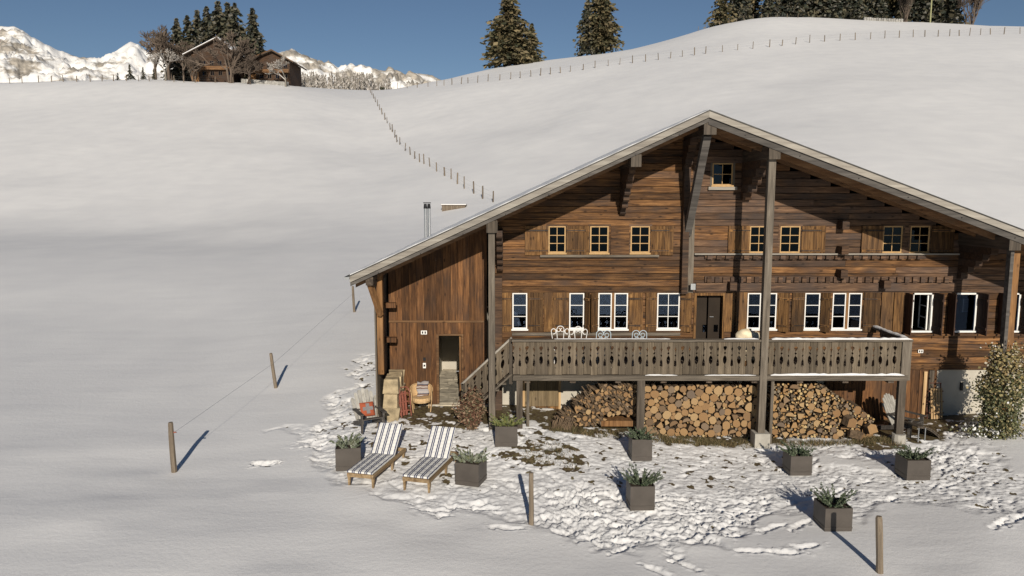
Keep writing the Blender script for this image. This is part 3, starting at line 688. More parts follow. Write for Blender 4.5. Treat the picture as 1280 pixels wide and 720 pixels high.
# sills, friezes
MB().b2((u(675), YW - .17, zs(321)), (u(823), YW - .064, zs(318.2))).build('sill_board', M['grey_x'], chalet)
MB().b2((u(867), YW - .20, zs(318)), (u(1196), YW - .064, zs(316.2))).build('sill_board', M['fascia'], chalet)
MB().b2((wx(640), YW - .12, zs(418.5)), (wx(850), YW - .064, zs(415))).build('sill_board', M['grey_x'], chalet)
MB().b2((wx(1128), YW - .12, zs(419)), (wx(1290), YW - .064, zs(416.5))).build('sill_board', M['log'], chalet)
def dentils(pxa, pxb, ya, yb, step, nm):
    a, b = wx(pxa, ya), wx(pxb, ya); n = int((b - a) / step)
    base = MB().b2((a, YW - .115, zs(yb)), (b, YW - .064, zs(ya))).build(nm, M['log_grey'], chalet)
    for i in range(n):
        x = a + (i + .5) * step; MB().b2((x - step * .27, YW - .185, zs(yb) - .01), (x + step * .27, YW - .118, zs(ya) - .012)).build('dentil', M['log_grey'], base)
dentils(880, 1155, 318.5, 323, .27, 'frieze'); dentils(880, 1188, 345, 352, .235, 'frieze')
MB().b2((wx(868), YW - .13, zs(363.5)), (wx(1190), YW - .064, zs(353))).build('head_beam', M['log_grey'], chalet)
# protruding log ends of the inner walls on the right part
for px, py in [(1050, 281), (1049, 312), (1048, 341), (1101, 354), (912, 356)]:
    c = W(px, py); MB().b2((c.x - .1, YW - .42, c.z - .12), (c.x + .1, YW - .064, c.z + .12)).build('log_end', M['log_dark'], chalet)
# purlins, their stepped brackets and the tall posts
def purlin(px, py, w=.30, name='purlin'):
    c = P(px, py, YR + .12); top = roof_top(c.x) - TH
    o = MB().b2((c.x - w / 2, YR + .12, top - .34), (c.x + w / 2, YW + .6, top)).build(name, M['dkbeam'], chalet)
    MB().b2((c.x - w / 2 - .015, YR + .085, top - .35), (c.x + w / 2 + .015, YR + .118, top - .03)).build('end_board', M['dkpost'], o)
    return c.x, top - .34
def bracket(x, ztop, zbot, proj, w=.2, power=1.5):
    n = max(2, round((ztop - zbot) / .2)); h = (ztop - zbot) / n
    for i in range(n):
        t = i / max(1, n - 1); p = .28 + (proj - .28) * (1 - t) ** power + R1.uniform(-.04, .04)
        z1 = ztop - i * h; y0 = YW - p; c = .05
        MB().prism([(x - w / 2, YW - .04, z1 - h + .004), (x - w / 2, y0 + c, z1 - h + .004), (x - w / 2, y0, z1 - h + c + .004), (x - w / 2, y0, z1), (x - w / 2, YW - .04, z1)], (w, 0, 0)).build('bracket_log', M['log_dark'], chalet)
px_, zt = purlin(887.5, 160); XRIDGE = px_
m = MB(); m.bar((px_, YR + .42, zt + .02), (px_ + .0, YW - .12, zs(292)), .22, .2, 0, (1, 0, 0)); m.build('strut', M['grey_raf'], chalet)
m = MB(); m.b2((px_ - .16, YW - .3, zs(366)), (px_ + .02, YW - .066, zs(205))); m.build('wall_post', M['log_dark'], chalet)
m = MB(); m.b2((px_ + .03, YW - .12, zs(366)), (px_ + .22, YW - .066, zs(262))); m.build('wall_post', M['grey_z'], chalet)
bracket(px_ - .08, zt, zs(215), 1.0, .22, 1)
px_, zt = purlin(795, 205, .24); bracket(px_, zt, zs(268), 1.75, .17, .9)
XP2, zt = purlin(968, 196, .27, 'purlin'); bracket(XP2 - .02, zt, zs(250), 1.7, .26, .8)
m = MB().b2((XP2 - .095, YB - .11, gzs(XP2, YB) + .35), (XP2 + .095, YB + .09, zt)); m.build('tall_post', M['grey_z'], chalet)
m = MB().b2((XP2 - .2, YB - .2, gzs(XP2, YB) - .3), (XP2 + .22, YB + .2, gzs(XP2, YB) + .37)); m.build('footing', M['concrete'], chalet)
XP1, zt = purlin(615, 286, .26); bracket(XP1 + .18, zt, zs(338), 1.55, .17, 1.1)
m = MB().b2((XP1 - .1, YR + .2, gzs(XP1, YR) - .3), (XP1 + .07, YR + .38, zt)); m.build('tall_post', M['grey_z'], chalet)
m = MB().b2((XP1 + .0, YW - .55, -.2), (XP1 + .24, YW - .02, zs(345))); m.build('corner_post', M['log_dark'], chalet)
XP3, zt = purlin(1268, 306, .28); bracket(XP3, zt, zs(348), 1.6, .2, 1.1)
m = MB().b2((XP3 + .0, YB - .12, gzs(XP3, YB) - .3), (XP3 + .095, YB + .06, zt)); m.build('tall_post', M['grey_raf'], chalet)
m = MB().b2((XP3 + .10, YB - .1, gzs(XP3, YB) - .3), (XP3 + .27, YB + .06, zt - .1)); m.build('tall_post', M['post_o'], chalet)
# roof: two slopes with boards, bargeboards, sheet edge, snow
for side in (-1, 1):
    E = EL if side < 0 else ER; sl = SLL if side < 0 else SLR
    d = Vector((A.x - E.x, 0, A.z - E.z)).normalized() * -1
    dn = Vector((0, 0, -1))
    def strip(y0, y1, t0, t1, e_ext=0):                   # a slab along the slope between depths t0..t1 under the roof line
        e = Vector((E.x, 0, E.z)) + d * e_ext; a = Vector((A.x, 0, A.z))
        return [(e.x, y0, e.z - t1), (a.x, y0, a.z - t1), (a.x, y0, a.z - t0), (e.x, y0, e.z - t0)], (0, y1 - y0, 0)
    slab = MB().prism(*strip(YR + .10, YBACK, .03, .18)).build('roof', M['log_dark'], chalet)
    MB().prism(*strip(YR, YR + .05, .012, .175)).build('bargeboard', M['fascia'], slab)
    MB().prism(*strip(YR - .02, YR + .14, -.02, .010, .04)).build('sheet_edge', M['darkmetal'], slab)
    MB().prism(*strip(YR + .06, YR + .098, .18, .35 if side > 0 else .285)).build('outer_rafter', M['grey_raf'], slab)
    nb = 9; y = YR + .14
    for i in range(nb):
        w = (YW - .08 - y) / (nb - i); MB().prism(*strip(y + .004, y + w - .004, .182, .205 + .006 * (i % 2))).build('soffit_board', M['soffit'], slab); y += w
    MB().prism(*strip(YR + .74, YR + .86, .214, .40)).build('rafter', M['soffit'], slab)
    MB().prism(*strip(YR + 1.62, YR + 1.74, .214, .36)).build('rafter', M['soffit'], slab)
    # snow cover
    ny, nxn = 40, 44; vs = []; fs = []
    for j in range(ny):
        yy = YR + .02 + (YBACK - YR - .04) * (j / (ny - 1)) ** 1.6
        for i in range(nxn):
            t = i / (nxn - 1); x = E.x * (1 - t) + A.x * t; edge = min(1, (j / 2.0) * .6 + .35)
            vs.append((x, yy, roof_top(x) + .012 + (.02 + .03 * (math.sin(i * 1.7 + j * .8) * .5 + .5)) * edge))
    for j in range(ny - 1):
        for i in range(nxn - 1): a = j * nxn + i; fs.append((a, a + 1, a + nxn + 1, a + nxn))
    o2 = len(vs); vs += [(x, y, roof_top(x) + .008) for x, y, z in vs[:nxn]]
    for i in range(nxn - 1): fs.append((i, o2 + i, o2 + i + 1, i + 1))
    MB().add(vs, fs).build('snow_cover', M['snow'], slab, True)
    for t in (.08, .2, .33, .44, .56, .68, .8, .92):
        p = Vector((E.x * t + A.x * (1 - t), YR + .055, 0)); p.z = roof_top(p.x) - .27
        MB().cyl((p.x, YR + .04, p.z), (p.x, YR + .062, p.z), .014, None, 6).build('bolt', M['iron'], slab)
# gutter along the left eave
g = MB(); n = 8
for i in range(n):
    a0, a1 = math.pi + math.pi * i / n, math.pi + math.pi * (i + 1) / n; c = (EL.x - .06, EL.z - .02); r = .075
    g.add([(c[0] + r * math.cos(a0), YR - .08, c[1] + r * math.sin(a0)), (c[0] + r * math.cos(a1), YR - .08, c[1] + r * math.sin(a1)), (c[0] + r * math.cos(a1), YBACK, c[1] + r * math.sin(a1)), (c[0] + r * math.cos(a0), YBACK, c[1] + r * math.sin(a0))], [(0, 1, 2, 3)])
g.add([(EL.x - .06 + .075 * math.cos(math.pi + math.pi * i / n), YR - .08, EL.z - .02 + .075 * math.sin(math.pi + math.pi * i / n)) for i in range(n + 1)], [tuple(range(n + 1))])
g.build('gutter', M['steel'], chalet)
# flue pipes standing on the left slope
for dx in (0, .13):
    c = Vector((-3.13 + dx, 27.6, 0)); zt = P(532, 253, 27.6).z; z0 = roof_top(c.x) - .1
    fl = MB().cyl((c.x, c.y, z0), (c.x, c.y, zt - .22), .055, None, 10).build('flue', M['chrome'], chalet, False)
    MB().cyl((c.x, c.y, zt - .22), (c.x, c.y, zt - .05), .068, .05, 10).cyl((c.x, c.y, zt - .03), (c.x, c.y, zt), .08, .07, 10).build('cowl', M['iron'], fl)

# ---- annex with upright boards
YA = 22.5
ax0, ax1 = P(487, 420, YA).x, P(609, 420, YA).x
zsa = lambda py: P(550, py, YA).z
zband = zsa(401.5); dz1, dz0 = zsa(419), zsa(503.5); dx0, dx1 = P(549, 460, YA).x, P(577.5, 460, YA).x
x = ax0
while x < ax1 - .05:
    w = min(R1.uniform(.15, .24), ax1 - x)
    if ax1 - x - w < .08: w = ax1 - x
    top = roof_top(x + w / 2) - TH + .08
    m = MB(); pr = R1.uniform(0, .018)
    m.b2((x + .003, YA - .03 - pr, zband + .03), (x + w - .003, YA + .02, top)); m.build('plank', M['plank'], chalet)
    lo = -.5 if not (x + w > dx0 + .03 and x < dx1 - .03) else dz1
    xa, xb = x + .003, x + w - .003
    if lo == -.5:
        if x < dx0 < x + w: xb = dx0
        if x < dx1 < x + w: xa = dx1
    m = MB().b2((xa, YA - .03 - R1.uniform(0, .018), lo), (xb, YA + .02, zband - .02)); m.build('plank', M['plank'], chalet)
    x += w
MB().b2((ax0, YA - .07, zband - .03), (ax1, YA - .0, zband + .03)).build('cover_strip', M['soffit'], chalet)
# door frame and the passage behind it
fr = MB().b2((dx0 - .07, YA - .075, dz0), (dx0, YA + .03, dz1 + .05)).b2((dx1, YA - .075, dz0), (dx1 + .05, YA + .03, dz1 + .05)).b2((dx0, YA - .073, dz1), (dx1, YA + .03, dz1 + .05)).build('entrance_frame', M['soffit'], chalet)
fl = MB().b2((dx0 - .6, YA - .1, dz0 - .3), (dx1 + .8, 27.2, dz0 - .03)).build('passage_floor', M['flag'], chalet)
for j in range(8):
    y0 = YA + .02 + j * .58; xx = dx0 - .5 + (j % 2) * .2
    while xx < dx1 + .7:
        w = R1.uniform(.35, .6); MB().b2((xx, y0, dz0 - .028), (xx + w - .02, y0 + .56, dz0 - .005 + R1.uniform(-.004, .006))).build('flagstone', M['flag'], fl); xx += w
pw = MB(); zt = dz1 + .25
pw.add([(dx0 - .3, YA + .05, dz0 - .03), (dx0 - .34, 27, dz0 - .03), (dx0 - .34, 27, zt), (dx0 - .3, YA + .05, zt), (dx1 + .75, 27, dz0 - .03), (dx1 + .75, YA + .05, dz0 - .03), (dx1 + .75, YA + .05, zt), (dx1 + .75, 27, zt)], [(0, 1, 2, 3), (4, 5, 6, 7), (1, 4, 7, 2), (3, 2, 7, 6)])
pw.build('passage_wall', M['plaster'], chalet)
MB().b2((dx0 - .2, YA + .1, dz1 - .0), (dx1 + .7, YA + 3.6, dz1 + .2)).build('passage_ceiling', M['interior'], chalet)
st = None
for i in range(4):
    z = dz0 + .05 + i * .22; t = MB().b2((dx1 - .12 - .0 + i * .05, 25.0, z), (dx1 + .6, 25.6 + 0 * i, z + .05)); t.build('inner_step', M['pale_wood'], chalet)
MB().bar((dx1 - .2, 25.0, dz0), (dx1 + .15, 25.0, dz0 + 1.2), .05, .22, 0, (0, 1, 0)).build('inner_stringer', M['pale_wood'], chalet)
lf = MB().b2((dx1 - .08, YA + .06, dz0 + .02), (dx1 - .02, YA + .9, dz1 - .02)).build('entrance_door', M['post_o'], chalet)
for zz in (.3, .9, 1.5): MB().bar((dx1 - .095, YA + .08, dz0 + zz), (dx1 - .095, YA + .85, dz0 + zz + .22), .02, .06, 0).build('batten', M['shutter_dark'], lf)
MB().cyl((dx1 - .1, YA + .12, dz0 + .95), (dx1 - .19, YA + .12, dz0 + .95), .014, None, 6).build('handle', M['steel'], lf)
# small fittings beside the entrance
def twin_plate(c, w, h):
    o = MB().b2((c.x - w / 2, c.y - .02, c.z - h / 2), (c.x + w / 2, c.y, c.z + h / 2)).build('twin_vent_plate', M['white'], chalet)
    for s in (-1, 1): MB().b2((c.x + s * w * .22 - w * .12, c.y - .026, c.z - h * .3), (c.x + s * w * .22 + w * .12, c.y - .021, c.z + h * .3)).build('vent_opening', M['iron'], o)
twin_plate(P(530, 415.5, YA - .06), .18, .115); twin_plate(P(1150.5, 439, YW - .07), .15, .10)
c = P(530.5, 457, YA - .06); so_ = MB().b2((c.x - .045, c.y, c.z - .08), (c.x + .045, c.y + .03, c.z + .08)).build('switch_box', M['white'], chalet)
MB().b2((c.x - .025, c.y - .006, c.z - .03), (c.x + .025, c.y - .001, c.z + .03)).build('socket', M['iron'], so_)
c = P(530.5, 449, YA - .06); MB().b2((c.x - .04, c.y, c.z - .05), (c.x + .04, c.y + .03, c.z + .05)).build('lamp_socket', M['iron'], chalet)
c = P(866.5, 358.5, YW - .35); MB().b2((c.x - .07, c.y, c.z - .09), (c.x + .07, c.y + .06, c.z + .09)).build('floodlight', M['steel'], chalet)
# wing frame at the left corner
xw = ax0 - .06
sw = MB(); y = YR + .62
while y < 36.3:
    w = R1.uniform(.16, .24) if y < YA else 1.2; sw = MB().b2((xw - .06, y, -.6), (xw - .02, min(y + w - .01, 36.4), roof_top(xw) - TH + .04)); sw.build('side_board', M['grey_z'], chalet); y += w
MB().b2((xw - .015, YR + .75, zsa(452)), (xw + .15, YR + .93, roof_top(xw) - TH - .05)).build('corner_post', M['post_o'], chalet)
MB().bar((EL.x + .48, YR + .3, EL.z - .25), (xw + .10, YR + .68, P(484, 394, YR + .7).z), .12, .13).build('brace', M['post_o'], chalet)
MB().b2((EL.x + .40, YR + .12, EL.z - .27), (EL.x + .60, YA + .5, EL.z - .05)).build('eave_beam', M['dkbeam'], chalet)
for py in (381, 424): 
    c = P(492, py, YA - .4); MB().b2((xw, YA - .55, c.z - .07), (xw + .34, YA - .36, c.z + .07)).build('girt', M['plank'], chalet)

# ---- balcony with sawn-out balusters
zr1, zr0 = P(890, 424, YB).z, P(890, 468, YB).z
bx0, bx1 = P(641, 440, YB).x, P(1136, 440, YB).x
ZFL = zr0 - .02
balc = MB().b2((bx0, YB + .06, ZFL - .06), (bx1, YW - .065, ZFL)).build('balcony', M['grey_x'], chalet)
BH = zr1 - zr0 - .06; nB = 56; BWD = (bx1 - bx0) / nB
def notch(pat):                               # (height fraction, inset) pairs down one edge
    i = BWD * .25
    if pat == 0: return [(.18, 0), (.21, i * .55), (.24, 0), (.30, 0), (.36, i * .8), (.44, i), (.52, i * .8), (.57, 0), (.61, 0), (.645, i * .6), (.68, 0), (.71, 0), (.80, i * .95), (.84, i * .8), (.86, 0)]
    return [(.24, 0), (.26, i * .7), (.40, i * .55), (.48, 0), (.54, 0), (.575, i * .45), (.61, 0), (.66, 0), (.74, i * .25), (.76, i * .6), (.79, i * .2), (.86, 0)]
def baluster_mesh(pl, pr, shear=0.0):
    w = BWD - .008; pts = [(w / 2, 0)] + [(w / 2 - b, a) for a, b in notch(pr)] + [(w / 2, 1)] + [(-w / 2, 1)] + [(-w / 2 + b, a) for a, b in notch(pl)[::-1]] + [(-w / 2, 0)]
    return MB().prism([(x, -.014, z * BH + x * shear) for x, z in pts], (0, .028, 0)).mesh('baluster_board', [M['balu']])
bm = [baluster_mesh(0, 1), baluster_mesh(1, 0)]
for i in range(nB):
    o = link('baluster_board', bm[i % 2], balc, Vector((bx0 + (i + .5) * BWD, YB + R1.uniform(-.006, .006), zr0 + R1.uniform(-.012, .012))))
for i in range(8):                            # return at the right end
    o = link('baluster_board', bm[i % 2], balc, Vector((bx1 - .03, YB + .05 + (i + .5) * BWD, zr0))); o.rotation_euler.z = math.pi / 2
MB().b2((bx0 - .03, YB - .09, zr1 - .055), (bx1 + .06, YB + .09, zr1)).build('handrail', M['grey_x'], balc)
MB().b2((bx1 - .1, YB + .092, zr1 - .055), (bx1 + .06, YW - .07, zr1)).build('handrail', M['grey_x'], balc)
MB().b2((bx0 + .02, YB + .016, zr0 + .14), (bx1 - .02, YB + .06, zr0 + .22)).build('inner_rail', M['grey_x'], balc)
MB().b2((bx0 + .02, YB + .016, zr1 - .2), (bx1 - .02, YB + .06, zr1 - .12)).build('inner_rail', M['grey_x'], balc)
MB().b2((bx0 + .02, YB - .10, zr0 - .035), (bx1 - .03, YB + .055, zr0 - .012)).build('ledge', M['grey_x'], balc)
MB().b2((bx0, YB - .07, zr0 - .16), (bx1, YB + .05, zr0 - .036)).build('edge_beam', M['grey_x'], balc)
def snow_strip(x0, x1, y0, y1, z, t, par, seed, yaxis=False):
    m = MB(); n = max(6, int((x1 - x0) / .12)); vs = []; q = random.Random(seed)
    for i in range(n + 1):
        a = x0 + (x1 - x0) * i / n; h = t * (q.uniform(.45, 1) if 0 < i < n else .1)
        for (b, hh) in ((y0 + q.uniform(0, .02), 0), (y0 + .012 + q.uniform(0, .02), h), (y1 - .015, h), (y1, 0)):
            vs.append((a, b, z + hh) if not yaxis else (b, a, z + hh))
    fs = [(i * 4 + k, i * 4 + 4 + k, i * 4 + 5 + k, i * 4 + 1 + k) for i in range(n) for k in range(3)]
    m.add(vs, fs); m.build('snow_strip', M['snow'], par, True)
snow_strip(XP2 + .2, bx1 + .05, YB - .085, YB + .085, zr1 + .002, .05, balc, 1)
snow_strip(P(905, 424, YB).x, XP2 - .14, YB - .03, YB + .085, zr1 + .002, .03, balc, 4)
snow_strip(YB + .1, YW - .1, bx1 - .09, bx1 + .05, zr1 + .002, .05, balc, 2, True)
snow_strip(XP2 + .2, bx1 - .12, YB - .1, YB + .0, zr0 - .011, .06, balc, 3)
snow_strip(P(806, 468, YB).x, P(846, 468, YB).x, YB - .1, YB - .02, zr0 - .011, .03, balc, 5)
snow_strip(P(880, 468, YB).x, XP2 - .2, YB - .1, YB - .03, zr0 - .011, .025, balc, 6)
snow_strip(P(693, 423, YB).x, P(838, 423, YB).x, YB - .02, YB + .085, zr1 + .002, .015, balc, 8)
for px, w in ((649.5, .17), (801, .2), (1127.5, .2)):
    c = P(px, 480, YB); zg = gzs(c.x, YB); top = zr0 - .162
    MB().b2((c.x - w / 2, YB - .05, zg - .2), (c.x + w / 2, YB + .09, top)).build('post', M['dkpost'], balc)
    if px > 1000: MB().cyl((c.x, YB, zg - .3), (c.x, YB, zg + .22), .2, .18, 12).build('footing', M['concrete'], balc)
MB().b2((bx1 - .21, YB - .065, zr0 - .155), (bx1 + .045, YB + .13, zr1 - .06)).build('corner_post', M['grey_z'], balc)
for px in (660, 805, 953, 967):
    c = P(px, 480, YB); MB().b2((c.x - .04, YB + .06, gzs(c.x, YB)), (c.x + .04, YB + .14, zr0 - .165)).build('jamb', M['grey_z'], balc)
for i in range(9):
    x = bx0 + .4 + i * (bx1 - bx0 - .8) / 8; MB().b2((x - .08, YB + .07, ZFL - .24), (x + .08, YW, ZFL - .062)).build('joist', M['dkbeam'], balc)
# ---- outside stair, going down to the left behind the tall post
sx0, sz0 = bx0 - .02, zr1; pe = P(579, 479, YB + .25); slope = (zr1 - pe.z) / (bx0 - pe.x)
stair = MB().bar((bx0 - .02, YB + .28, zr0 - .02), (pe.x - .3, YB + .28, zr0 - .02 - slope * (bx0 - pe.x + .3)), .05, .26, 0, (0, 1, 0)).build('staircase', M['grey_x'], chalet)
nS = 9
for i in range(nS):
    x = bx0 - .1 - i * .2; z = ZFL - .12 - i * slope * .2
    if z > .05: MB().b2((x - .14, YB + .3, z - .04), (x + .12, YB + 1.25, z)).build('tread', M['grey_x'], stair)
sm = [baluster_mesh(0, 1, slope), baluster_mesh(1, 0, slope)]
for i in range(9):
    x = bx0 - .09 - (i + .5) * BWD; z = zr0 + .0 - slope * (bx0 - .09 - x) + .0
    if x < pe.x: break
    link('baluster_board', sm[i % 2], stair, Vector((x, YB + .25, z + .02)))
MB().bar((bx0 - .03, YB + .25, zr1 + .0), (pe.x - .05, YB + .25, pe.z - .03), .1, .05, 0).build('handrail', M['fascia'], stair)
MB().b2((bx0 - .1, YB + .18, ZFL - .3), (bx0 - .01, YB + .31, zr1 - .02)).build('newel', M['dkpost'], stair)
MB().b2((pe.x - .05, YB + .2, gzs(pe.x, YB)), (pe.x + .05, YB + .3, pe.z + .0)).build('newel', M['dkpost'], stair)

# ---- under the balcony: hatch, ledge, planked wall
hx0, hx1 = W(656, 490).x, W(698, 490).x; hz0, hz1 = W(680, 514).z, W(680, 472).z
ha = MB(); n = 5
for i in range(n): ha.b2((hx0 + (hx1 - hx0) * i / n + .003, YW - .05, hz0), (hx0 + (hx1 - hx0) * (i + 1) / n - .003, YW - .0, hz1))
hatch = ha.build('hatch', M['teak_z'], chalet)
MB().b2((hx0, YW - .085, hz0 + .08), (hx1, YW - .052, hz0 + .17)).build('batten', M['shutter'], hatch)
MB().b2((hx0 - .08, YW - .07, hz0 - .02), (hx0 - .002, YW + .02, hz1)).b2((hx1 + .002, YW - .07, hz0 - .02), (hx1 + .07, YW + .02, hz1)).build('jamb', M['pale_wood'], hatch)
MB().b2((hx0 - .25, YW - .3, -.6), (hx1 + .1, YW + .02, hz0 - .022)).build('stone_ledge', M['sand'], chalet)
x = W(1030, 490).x
while x < W(1160, 490).x:
    w = R1.uniform(.22, .34)
    MB().b2((x + .004, YW - .06 - R1.uniform(0, .02), -.5), (x + w - .004, YW + .02, ZF)).build('plank', M['plank'], chalet); x += w
MB().b2((W(1157, 500).x, YW - .12, -.4), (W(1163, 500).x, YW + .02, ZF)).build('door_jamb', M['dkpost'], chalet)
MB().b2((W(1150, 500).x, YW - .14, -.3), (W(1154, 500).x, YW - .08, ZF - .03)).build('door_jamb', M['pale_wood'], chalet)
MB().b2((W(1202, 485).x - .035, YW - .02, W(1200, 488).z), (W(1202, 485).x + .035, YW + .025, W(1200, 478).z)).build('wall_vent', M['iron'], chalet)
for i, (px, a) in enumerate([(645, 0), (729, 0)]):
    pass
c = P(645.5, 399, YW + .12); m = MB(); m.prism([(c.x - .16, c.y, c.z - .22), (c.x + .15, c.y, c.z - .2), (c.x + .02, c.y, c.z + .2), (c.x - .12, c.y, c.z + .26)], (0, .05, 0)); tag(m.build('table_lamp_shade', M['curtain']), 'white lamp shade behind the leftmost narrow window of lower row', 'lamp shade')
c0, c1 = P(1203, 372, YW + .5), P(1211, 391, YW + .5)
fp = thing('framed_picture', 'black framed print hanging in the room behind the middle dark-shuttered window', 'picture', ((c0.x + c1.x) / 2, c0.y, c1.z), 0, None, True)
MB().b2((c0.x, c0.y, c1.z), (c1.x, c0.y + .03, c0.z)).build('frame', M['iron'], fp); MB().b2((c0.x + .03, c0.y - .006, c1.z + .03), (c1.x - .03, c0.y - .001, c0.z - .03)).build('print', M['curtain'], fp)

# ------------------------------------------------------------------ firewood under the balcony
RW = random.Random(23)
def log_mesh(kind, n=9, seed=0):
    q = random.Random(seed); m = MB(); pts = []
    if kind == 'round':
        for i in range(n):
            t = 2 * math.pi * i / n; r = q.uniform(.9, 1.08); pts.append((math.cos(t) * r, math.sin(t) * r * q.uniform(.94, 1.04)))
    elif kind == 'half':
        pts = [(math.cos(t), math.sin(t) * .95 - .3) for t in [math.pi * i / 6 for i in range(7)]]
    else:
        pts = [(-.75, -.7), (.85, -.55), (.6, .35), (.1, .95), (-.45, .6)]
        pts = [(x + q.uniform(-.15, .15), y + q.uniform(-.15, .15)) for x, y in pts]
    m.prism([(x, 0, y) for x, y in pts], (0, 1, 0), 0, 1)
    return m.mesh('firewood_log', [M['bark'], M['logend']])
LOGM = [log_mesh('round', 10, k) for k in range(6)] + [log_mesh('half', 9, 7), log_mesh('split', 5, 8), log_mesh('split', 5, 9), log_mesh('split', 5, 12)]
def pack(inside, box, radii, tries, seed):
    q = random.Random(seed); out = []; x0, x1, z0, z1 = box; cell = {}; cs = .34
    for r in radii:
        for _ in range(tries):
            x, z = q.uniform(x0, x1), q.uniform(z0, z1)
            if not inside(x, z, r): continue
            ci, cj = int(x / cs), int(z / cs); ok = True
            for i in (ci - 1, ci, ci + 1):
                for j in (cj - 1, cj, cj + 1):
                    for (a, b, c) in cell.get((i, j), ()):
                        if (a - x) ** 2 + (b - z) ** 2 < ((c + r) * .93) ** 2: ok = False; break
                    if not ok: break
                if not ok: break
            if ok: out.append((x, z, r)); cell.setdefault((ci, cj), []).append((x, z, r)); break
    return out
def bay(px0, px1): return P(px0, 520, YB + .35).x, P(px1, 520, YB + .35).x
def make_logs(items, y0, label, group, rounds=.7, tilt=0.):
    for x, z, r in items:
        me = LOGM[RW.randrange(6)] if RW.random() < rounds else LOGM[6 + RW.randrange(4)]
        o = bpy.data.objects.new('firewood_log', me); COL.objects.link(o)
        L = RW.uniform(.42, .6); o.scale = (r, L, r * RW.uniform(.92, 1.05))
        o.location = (x, y0 + RW.uniform(-.05, .08), z); o.rotation_euler = (RW.uniform(-.05, .05), RW.uniform(0, 6.28) if me != LOGM[6] else RW.uniform(-.5, .5), RW.uniform(-.07, .07) + tilt)
        tag(o, label, 'firewood', group)
def stuff_logs(items, y0, name, label, big=True):
    m = MB()
    for x, z, r in items:
        n = RW.choice((4, 5, 6)); rot = RW.uniform(0, 6.28); d = RW.uniform(-.06, .07)
        pts = [(x + math.cos(rot + 6.283 * i / n) * r * RW.uniform(.8, 1.15), y0 + d, z + math.sin(rot + 6.283 * i / n) * r * RW.uniform(.8, 1.15)) for i in range(n)]
        m.prism(pts, (RW.uniform(-.03, .03), .4, RW.uniform(-.03, .03)), 0, 1)
    o = m.build(name, [M['bark'], M['stickend']]); tag(o, label, 'firewood', None, 'stuff'); return o
# middle bay: sawn round logs
x0, x1 = bay(806, 951); zb = gzs((x0 + x1) / 2, 20.9) + .02; zt = P(880, 480, YB + .4).z
radii = sorted([RW.choice((.13, .115, .105, .098, .09, .085, .08, .072, .065, .058)) for _ in range(200)] + [RW.uniform(.04, .06) for _ in range(140)], reverse=True)
mid = pack(lambda x, z, r: x0 + r * .8 < x < x1 - r * .8 and zb + r < z < zt - r - .05 * abs(math.sin(x * 2.3)), (x0, x1, zb, zt), radii, 420, 3)
make_logs(mid[:180], YB + .42, 'sawn firewood log with pale round end in the middle stack under balcony', 'logs stacked in the middle bay', .82)
fill = pack(lambda x, z, r: x0 < x < x1 and zb < z < zt - .1 and all((a - x) ** 2 + (b - z) ** 2 > ((c + r) * .88) ** 2 for a, b, c in mid[:180]), (x0, x1, zb, zt), [.04] * 120 + [.028] * 260, 60, 4)
stuff_logs(fill, YB + .5, 'kindling', 'thin sticks filling gaps of the middle log stack under balcony')
# left bay: small leaning split wood with a ragged slope to the left
x0, x1 = bay(690, 797); zl = gzs((x0 + x1) / 2, 20.9) + .02; ztl = P(770, 481, YB + .4).z
def in_left(x, z, r):
    t = (x - x0) / (x1 - x0); top = zl + (ztl - zl) * min(1, max(.05, (t * 2.1 if t < .28 else .59 + (t - .28) * 1.25)))
    low = zl + (0.30 if t > .62 else 0)
    return low + r < z < top - r * .6 and x < x1 - r
radii = sorted([RW.choice((.085, .075, .065, .06, .055, .05)) for _ in range(150)], reverse=True)
lf_ = [(P(723, 510, YB + .4).x, P(723, 512, YB + .4).z, .16), (P(712, 527, YB + .4).x, P(712, 526, YB + .4).z, .14)]
lf_ += pack(lambda x, z, r: in_left(x, z, r) and all((a - x) ** 2 + (b - z) ** 2 > ((c + r)) ** 2 for a, b, c in lf_[:2]), (x0, x1, zl, ztl), radii, 300, 6)
make_logs(lf_[:75], YB + .42, 'split firewood log with greyish end in the left stack beside the hatch', 'logs stacked in the left bay', .35, .25)
m = MB()
def stick(m, p, d, L, r):
    d = Vector(d).normalized(); m.cyl(p, Vector(p) + d * L, r, r * .8, 5, 0, True, 1)
for k in range(330):
    x = RW.uniform(x0, x1); z = RW.uniform(zl, ztl)
    if not in_left(x, z, .03): continue
    stick(m, (x, YB + RW.uniform(.36, .5), z), (RW.uniform(-.9, -.15), RW.uniform(.25, .9), RW.uniform(.2, .85)), RW.uniform(.2, .34), RW.uniform(.018, .036))
for k in range(60):
    x = x0 + RW.uniform(-.05, .5); stick(m, (x, YB + RW.uniform(.1, .35), zl - .02), (RW.uniform(.2, .7), .3, 1), RW.uniform(.2, .42), RW.uniform(.015, .03))
tag(m.build('kindling', [M['bark'], M['stickend']]), 'leaning sticks and split branches heaped around the left log stack', 'firewood', None, 'stuff')
tag(MB().b2((bay(752, 0)[0], YB + .36, zl + .06), (x1, YB + 1.0, zl + .22)).build('timber_baulk', M['post_o']), 'long squared timber lying under the left log stack', 'timber')
